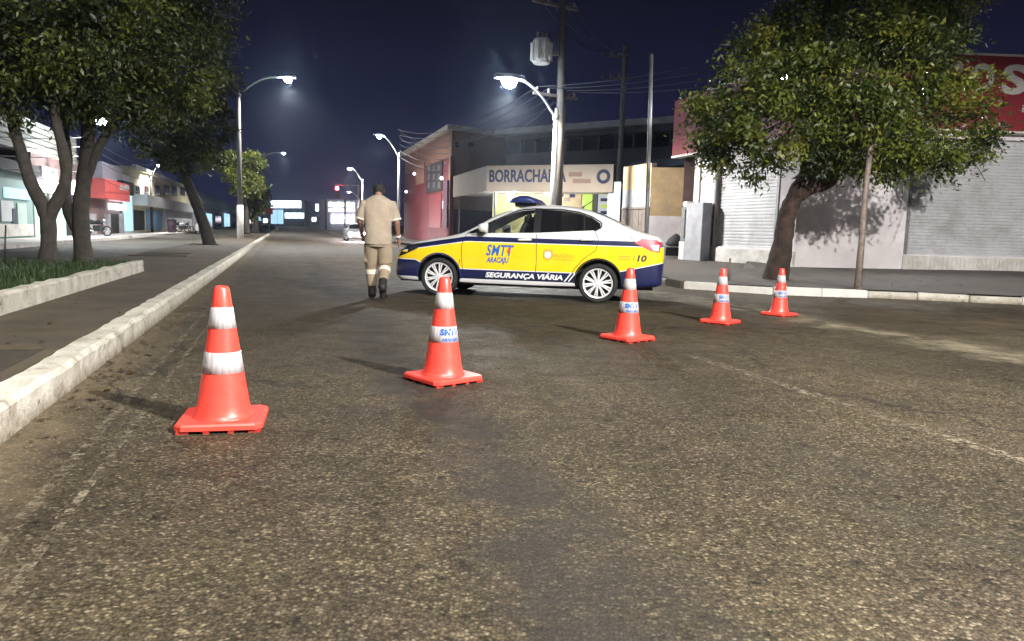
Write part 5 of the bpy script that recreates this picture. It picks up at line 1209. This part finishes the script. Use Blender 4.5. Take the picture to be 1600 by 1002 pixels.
# dim long building behind the tyre shop
D0 = P(790, 260, 46); D1 = P(1075, 260, 39); wd = Wall(D0, D1)
dim = empty('long_building', wd.pt(3, .4), 'dim two storey building with a window strip behind the tyre shop', 'building')
zt_ = wd.uz(900, 196)[1]; z1_ = wd.uz(900, 214)[1]; z2_ = wd.uz(900, 236)[1]
m = MB(); m.wbox(wd, 0, wd.L, 0, z2_, -6, 0); m.build('lower_wall', 'dim_facade', dim)
m = MB(); m.wbox(wd, -.3, wd.L + .3, zt_ - .35, zt_, -6, .8); m.build('roof_slab', 'grey_wall', dim)
m = MB(); m.wbox(wd, 0, wd.L, z1_, zt_ - .36, -6, .1); m.build('upper_wall', 'dim_facade', dim)
m = MB(); m.wbox(wd, .02, wd.L - .02, z2_ + .002, z1_ - .002, -5.8, -.35); m.build('recess', 'blue_dark', dim)
n = 11
for k in range(n):
    a0 = wd.L * k / n; m = MB(); m.wbox(wd, a0 + .08, a0 + wd.L / n - .08, z2_ + .06, z1_ - .06, -.32, -.28); m.build('pane', 'glass_dark', dim)
    m = MB(); m.wbox(wd, a0 - .05, a0 + .05, z2_ + .002, z1_ - .002, -.34, .0); m.build('mullion', 'dim_facade', dim)
# dark blue roof edge on the right end
m = MB(); wq = Wall(P(985, 255, 33), P(1070, 255, 30)); m.wbox(wq, 0, wq.L, wq.uz(1020, 262)[1], wq.uz(1020, 250)[1], -.5, 0); 
qq = wq.pt(1, wq.uz(1020, 262)[1]); sup = empty('canopy', wq.pt(1, .4), 'dark blue sheet metal canopy above the gate wall', 'canopy')
m.build('roof_sheet', 'blue_dark', sup)
m = MB(); m.wbox(wq, 0, .12, .3, wq.uz(1020, 262)[1] - .002, -.4, -.1); m.wbox(wq, wq.L - .12, wq.L, .3, wq.uz(1020, 262)[1] - .002, -.4, -.1); m.build('column', 'steel_grey', sup)

# ================================================================== left-hand shops
wL = Wall(R(-11.5, 18), R(-11.5, 130))
def lshop(px0, px1, label, name='shop_building', cat='shop'):
    u0, u1 = sorted((wL.uz(px0, 360)[0], wL.uz(px1, 360)[0])); e = empty(name, wL.pt((u0 + u1) / 2, .15), label, cat, 'shops along the left pavement'); return e, u0, u1
def lwall(e, u0, u1, ztop_, mat, depth=6, z0=0.1, name='wall'):
    m = MB(); m.wbox(wL, u0 + .02, u1 - .02, z0, ztop_, -depth, 0); return m.build(name, mat, e)
def LR(e, x0, y0, x1, y1, o0, o1, name, mat, parent=None): return brect(wL, x0, y0, x1, y1, o0, o1, name, mat, parent or e)
e, u0, u1 = lshop(-120, 53, 'teal shop front at the left edge with posters on its wall')
za = wL.uz(20, 268)[1]; lwall(e, u0, u1, za, 'teal_wall')
LR(e, -30, 250, 52, 268, -.5, .25, 'parapet', 'dark_gap')
LR(e, 5, 295, 45, 311, .0, .06, 'sign_panel', 'lit_cyan'); LR(e, 0, 314, 20, 346, 0, .05, 'poster', 'pale_wall'); LR(e, 26, 318, 40, 350, 0, .05, 'poster', 'mint_wall'); LR(e, 17, 326, 25, 349, .0, .07, 'poster', 'blue_dark')
LR(e, -40, 350, 50, 370, 0, .08, 'plinth', 'plinth')
e, u0, u1 = lshop(53, 132, 'mint lit shop with pale boarded upper storey behind the forked tree')
zb2 = wL.uz(90, 250)[1]; lwall(e, u0, u1, zb2, 'brown_wall')
zu_ = wL.uz(80, 197)[1]
m = MB(); m.wbox(wL, u0 - 4.5, u1 - .1, zb2 + .001, zu_, -5, -.35); m.build('upper_wall', 'grey_wall', e)
nb = 6
for k in range(nb):
    z0_ = zb2 + (zu_ - zb2) * k / nb; m = MB(); m.wbox(wL, u0 - 4.5, u1 - .1, z0_ + .03, z0_ + (zu_ - zb2) / nb - .02, -.34, -.22 - .02 * (k % 2)); m.build('board', 'board_cream', e)
LR(e, 54, 302, 72, 370, .0, .05, 'lit_opening', 'lit_mint'); LR(e, 79, 306, 101, 370, .0, .05, 'lit_opening', 'lit_mint')
LR(e, 57, 262, 82, 279, .0, .25, 'sign_board', 'lilac_wall'); LR(e, 56, 283, 88, 301, .0, .3, 'lit_sign', 'lit_white')
LR(e, 112, 283, 123, 305, .0, .2, 'lit_sign', 'lit_white'); LR(e, 112, 305.5, 123, 326, 0, .2, 'sign_board', 'purple_dark'); LR(e, 113, 327, 121, 341, 0, .1, 'lit_pane', 'lit_white')
LR(e, 103, 345, 130, 370, 0, .05, 'door', 'dark_gap')
e, u0, u1 = lshop(132, 192, 'dark shop with a salmon red canopy and a small lit sign')
lwall(e, u0, u1, wL.uz(165, 284)[1], 'brown_wall')
LR(e, 159, 258, 190, 284, -1.5, .05, 'upper_box', 'lilac_wall')
cn = LR(e, 139, 283, 181, 312, .0, .9, 'canopy', 'salmon_sign')
for x0, y0, x1, y1 in ((164, 288, 168, 296), (169, 290, 172, 296), (173, 288, 177, 297), (177, 290, 180, 296)): LR(e, x0, y0, x1, y1, .9, .93, 'lettering', 'sign_white', cn)
LR(e, 182, 284, 198, 304, .05, .5, 'black_sign', 'dark_gap'); LR(e, 168, 319, 188, 328, .05, .4, 'lit_sign', 'lit_white')
LR(e, 168, 334, 185, 365, .0, .04, 'door', 'dark_gap'); LR(e, 163, 334, 167, 366, .02, .25, 'column', 'grey_wall'); LR(e, 185.5, 334, 188.5, 366, .02, .25, 'column', 'grey_wall')
LR(e, 139, 334, 150, 366, .0, .05, 'roller_shutter', 'grey_wall')
e, u0, u1 = lshop(192, 206, 'narrow tall white pillar-like shop front beside the dark shop')
lwall(e, u0, u1 + .0, wL.uz(199, 274)[1], 'pale_wall', 3); LR(e, 193, 305, 205, 361, 0, .1, 'lit_panel', 'lit_cyan')
e, u0, u1 = lshop(206, 300, 'yellow two storey building with a row of windows over a white awning', cat='building')
lwall(e, u0, u1, wL.uz(250, 278)[1], 'cream_wall')
for x in (210, 224, 241, 256, 268, 281, 291):
    f_ = LR(e, x, 290, x + 8, 306, .0, .05, 'window', 'brown_wall'); LR(e, x + 1, 291.5, x + 3.6, 304.5, .05, .07, 'pane', 'glass_dark', f_); LR(e, x + 4.4, 291.5, x + 7, 304.5, .05, .07, 'pane', 'glass_dark', f_)
LR(e, 207, 313, 300, 327, .0, 1.1, 'awning', 'pale_wall'); LR(e, 228, 329, 252, 359, .0, .12, 'blue_panel', 'sky_blue'); LR(e, 209, 329, 225, 360, 0, .05, 'doorway', 'dark_gap'); LR(e, 256, 329, 298, 358, .0, .06, 'white_front', 'pale_wall')
LR(e, 206, 276, 300, 281, .0, .35, 'cornice', 'board_cream')
e, u0, u1 = lshop(302, 372, 'low bluish building with a pale sign strip beyond the leaning tree', cat='building')
lwall(e, u0, u1, wL.uz(340, 312)[1], 'lilac_wall'); LR(e, 305, 318, 370, 326, 0, .4, 'sign_strip', 'pale_wall')
for x in (308, 322, 336, 350, 362): LR(e, x, 334, x + 9, 354, 0, .05, 'shop_window', 'lit_cyan' if x in (322, 350) else 'glass_dark')
# cables in front of the left shops
for k, (ya, yb, yc) in enumerate(((206, 214, 240), (222, 228, 250), (236, 243, 262), (252, 268, 282))):
    cable('overhead_cable', P(-80, ya, 24), P(139, yb, 38.8), .15, .02, 'dark cable running along the left pavement in front of the shops'); cable('overhead_cable', P(139, yb, 38.8), P(238, yc + 18, 65.8), .4, .02, 'dark cable running along the left pavement in front of the shops')
# dark bollard-like bin
q = R(-9.6, 74, .15)
e = empty('rubbish_bin', q, 'dark purple rubbish bin on the left pavement beside the motorcycles', 'bin'); m = MB(); m.lathe([(.28, 0), (.34, .1), (.38, 1.05), (.36, 1.1)], q, 14); m.build('bin_body', 'purple_dark', e, True); m = MB(); m.lathe([(.40, 1.1), (.40, 1.15), (.2, 1.28), (.05, 1.3)], q, 14); m.build('lid', 'dark_gap', e, True)
# motorcycles
def motorcycle(loc, rz, mat, label):
    e = empty('motorcycle', loc, label, 'motorcycle', 'motorcycles parked on the left', rz=rz)
    for x in (-.62, .62):
        m = MB(); m.lathe([(.24, -.05), (.29, -.06), (.31, 0), (.29, .06), (.24, .05), (.24, -.05)], (x, 0, .31), 20, axis='Y', cap=False); wo = m.build('wheel', 'rubber', e, True, True)
        m = MB()
        for k in range(6): a_ = PI * k / 3; m.tube([(x, 0, .31), (x + .25 * math.cos(a_), 0, .31 + .25 * math.sin(a_))], .014, 5)
        m.build('spokes', 'alloy', wo, False, True)
    m = MB(); m.tube([(-.62, 0, .31), (-.45, 0, .7), (-.36, 0, .98)], [.035, .035, .03], 8); m.build('fork', 'steel_grey', e, True, True)
    m = MB(); m.tube([(-.36, -.34, 1.06), (-.34, 0, 1.0), (-.36, .34, 1.06)], .018, 8); m.build('handlebar', 'dark_metal', e, True, True)
    m = MB(); m.tube([(-.40, 0, .76), (-.2, 0, .84), (.05, 0, .80), (.12, 0, .74)], [(.05, .06), (.12, .13), (.11, .12), (.05, .06)], 12); m.build('tank', mat, e, True, True)
    m = MB(); m.tube([(.05, 0, .78), (.3, 0, .80), (.6, 0, .86), (.75, 0, .88)], [(.05, .1), (.06, .14), (.05, .13), (.03, .06)], 12); m.build('seat', 'rubber', e, True, True)
    m = MB(); m.box((-.05, 0, .45), (.42, .26, .34)); m.tube([(-.36, 0, .75), (-.2, 0, .4), (.2, 0, .34), (.62, 0, .31)], .03, 8); m.build('engine', 'dark_metal', e, False, True)
    m = MB(); m.tube([(.1, .15, .3), (.5, .17, .34), (.85, .17, .42)], [.03, .045, .05], 10); m.build('exhaust', 'alloy', e, True, True)
    m = MB(); m.lathe([(.03, -.54), (.09, -.53), (.1, -.44), (.05, -.38)], (0, 0, .92), 12, axis='X'); m.build('headlamp', 'car_silver', e, True, True)
    return e
ra = math.atan2(RD.y, RD.x)
motorcycle(R(-9.4, 78.5, .15), ra + 1.9, 'car_white', 'motorcycle with a white tank, left of the two beside the parked white car')
motorcycle(R(-9.3, 81.0, .15), ra + 2.1, 'car_blue', 'motorcycle with a dark tank, right of the two beside the parked white car')
motorcycle(R(-10.3, 48.5, .15), ra + 1.2, 'car_black', 'black motorcycle in front of the dark shop with the salmon canopy')

# ================================================================== far end of the avenue
def far_box(px0, y0, px1, y1, Y, name, mat, parent, depth=3.0, z0=None, front=0.0):
    a_, b_2 = P(px0, y1, Y), P(px1, y1, Y); top_ = P((px0 + px1) / 2, y0, Y).z; bot = P((px0 + px1) / 2, y1, Y).z if z0 is None else z0
    m = MB(); m.box(((a_.x + b_2.x) / 2, Y - front + depth / 2, (top_ + bot) / 2), (b_2.x - a_.x, depth, top_ - bot)); return m.build(name, mat, parent)
YF = 165; zg = 0.6
e = empty('bright_store', (P(447, 352, YF).x, YF + 2, zg), 'brightly lit white and blue store at the far end of the avenue', 'store')
far_box(421, 313, 476, 354, YF, 'wall', 'blue_dark', e, 4, zg - .5)
for x in (424, 433.5, 443, 452.5, 462): far_box(x, 314, x + 8.6, 325, YF, 'lit_panel', 'lit_strong', e, .2, front=.3)
for x in (424, 434): far_box(x, 328, x + 9, 350, YF, 'lit_window', 'lit_cyan', e, .2, front=.3)
for x in (446, 456, 466): far_box(x, 333, x + 9, 341, YF, 'lit_panel', 'lit_strong', e, .2, front=.3)
e = empty('bright_store', (P(535, 354, 135).x, 137, zg - .2), 'glaring pinkish white store front left of the officer in the distance', 'store')
far_box(498, 312, 570, 358, 135, 'wall', 'lilac_wall', e, 4, zg - .6)
for k, x in enumerate((514, 520.5, 527, 533.5, 542, 549)): far_box(x, 316 + k % 2, x + 5, 323 + (k % 3), 135, 'lit_panel', 'lit_pinkwhite' if k % 2 else 'lit_green', e, .2, front=.3); far_box(x, 326, x + 5.6, 331, 135, 'lit_panel', 'lit_pinkwhite', e, .2, front=.3)
for x in (518, 525, 532, 541, 549): far_box(x, 335, x + 5.5, 349, 135, 'lit_panel', 'lit_pinkwhite' if x % 2 else 'lit_white', e, .2, front=.3)
for x in (509, 538.5): far_box(x, 312, x + 2, 358, 135, 'column', 'purple_dark', e, .3, zg - .5, .5)
e = empty('lit_totem', (P(494, 350, 140).x, 140, .6), 'slanted lit totem sign left of the pinkish store in the distance', 'sign')
far_box(493, 319, 498, 330, 140, 'lit_face', 'lit_strong', e, .4); far_box(494.6, 330.2, 496.2, 354, 140, 'leg', 'steel_grey', e, .3, z0=.4)
e = empty('far_building', (P(480, 350, 190).x, 190, .8), 'dark low building closing the far end of the avenue', 'building')
far_box(380, 335, 425, 352, 190, 'wall', 'dim_facade', e, 5, .5); far_box(472, 338, 505, 352, 190, 'wall', 'dim_facade', e, 5, .5)
for x0_, y0_, mt in ((476, 342, 'lit_cyan'), (488, 340, 'lit_strong'), (382, 340, 'lit_white'), (391, 343, 'lit_pinkwhite'), (402, 339, 'lit_cyan'), (412, 342, 'lit_white')): far_box(x0_, y0_, x0_ + 6, y0_ + 6, 190, 'lit_window', mt, e, .2, front=.3)
# traffic light on its arm
tl = P(527, 300, 84); e = empty('traffic_light', (R(8.1, 84).x, R(8.1, 84).y, .15), 'red traffic light hanging from an arm over the far road', 'traffic light')
bx = Vector(e.location); m = MB(); m.tube([bx, Vector((bx.x, bx.y, tl.z + .8))], [.12, .09], 10); m.tube([Vector((bx.x, bx.y, tl.z + .7)), Vector((tl.x - .3, tl.y + .1, tl.z + .75))], [.07, .05], 8); m.build('mast', 'steel_grey', e, True)
m = MB(); m.box(tl, (.5, .22, 1.3)); hb = m.build('signal_housing', 'dark_metal', e)
for k, mt in ((.4, 'red_light'), (0, 'dark_gap'), (-.4, 'dark_gap')):
    m = MB(); m.lathe([(.19, -.16), (.17, -.13), (.0, -.12)] if False else [(.18, -.12), (.12, -.17), (.0, -.18)], tl + Vector((0, 0, k)), 14, axis='Y', cap=False); m.build('signal_lens', mt, hb, True)
# red sign on the median far away
q = P(421, 345, 92); e = empty('pedestrian_sign', (q.x, q.y, .2), 'pinkish red sign board on a post on the far median', 'sign'); m = MB(); m.tube([(q.x, q.y, .1), (q.x, q.y, 2.0)], .06, 8); m.build('post', 'steel_grey', e); far_box(416, 325, 426, 335, 92, 'board', 'salmon_sign', e, .1)

# fallen leaves on the pavement, in the gutters and on the path
vs = []; fs = []
def fallen(p):
    a_ = rnd.uniform(0, 2 * PI); L = rnd.uniform(.03, .075); d = Vector((math.cos(a_), math.sin(a_), rnd.uniform(-.1, .25))) * L; q = Vector((-math.sin(a_), math.cos(a_), rnd.uniform(-.2, .2))) * L * .28
    k = len(vs); vs.extend([p, p + d * .5 + q, p + d, p + d * .5 - q]); fs.append([k, k + 1, k + 2, k + 3])
for k in range(520):
    x, y = rnd.gauss(8.0, 2.6), rnd.uniform(13.5, 19.8); z = sz(x, y); fallen(Vector((x, y, (z if z > .1 else 0) + .012)))
for k in range(260): fallen(R(KT + abs(rnd.gauss(0, .18)) + .03, 3.6 + 20 * rnd.random(), .012))
for k in range(160): fallen(R(rnd.uniform(-4.0, -1.55), rnd.uniform(4, 26), .132))
leaf_mat('dry_leaf', (0.05, 0.03, 0.012), (0.12, 0.075, 0.03), (0.20, 0.15, 0.06))
m = MB(); m.v = vs; m.f = fs; tag(m.build('fallen_leaves', 'dry_leaf', fix=False), 'dry leaves scattered on the pavements and along the gutters', 'leaves', kind='stuff')
# ================================================================== haze added for the lamp glow
def haze(density):
    m = bpy.data.materials.new('glow_haze'); m.use_nodes = True; nt = m.node_tree
    nt.nodes.remove(nt.nodes['Principled BSDF'])
    pv = nt.nodes.new('ShaderNodeVolumePrincipled'); pv.inputs['Color'].default_value = (0.70, 0.82, 1.0, 1); pv.inputs['Density'].default_value = density; pv.inputs['Anisotropy'].default_value = 0.90; pv.inputs['Density Attribute'].default_value = ''; m.cycles.homogeneous_volume = True
    nt.links.new(pv.outputs[0], nt.nodes['Material Output'].inputs['Volume']); MATS['glow_haze'] = m
    b_ = MB(); b_.box((0, 0, 6.0), (5100, 5100, 15.0)); o = b_.build('haze', 'glow_haze'); tag(o, 'thin haze added to spread a glow around the street lamps', 'haze', kind='stuff')
haze(0.0007)
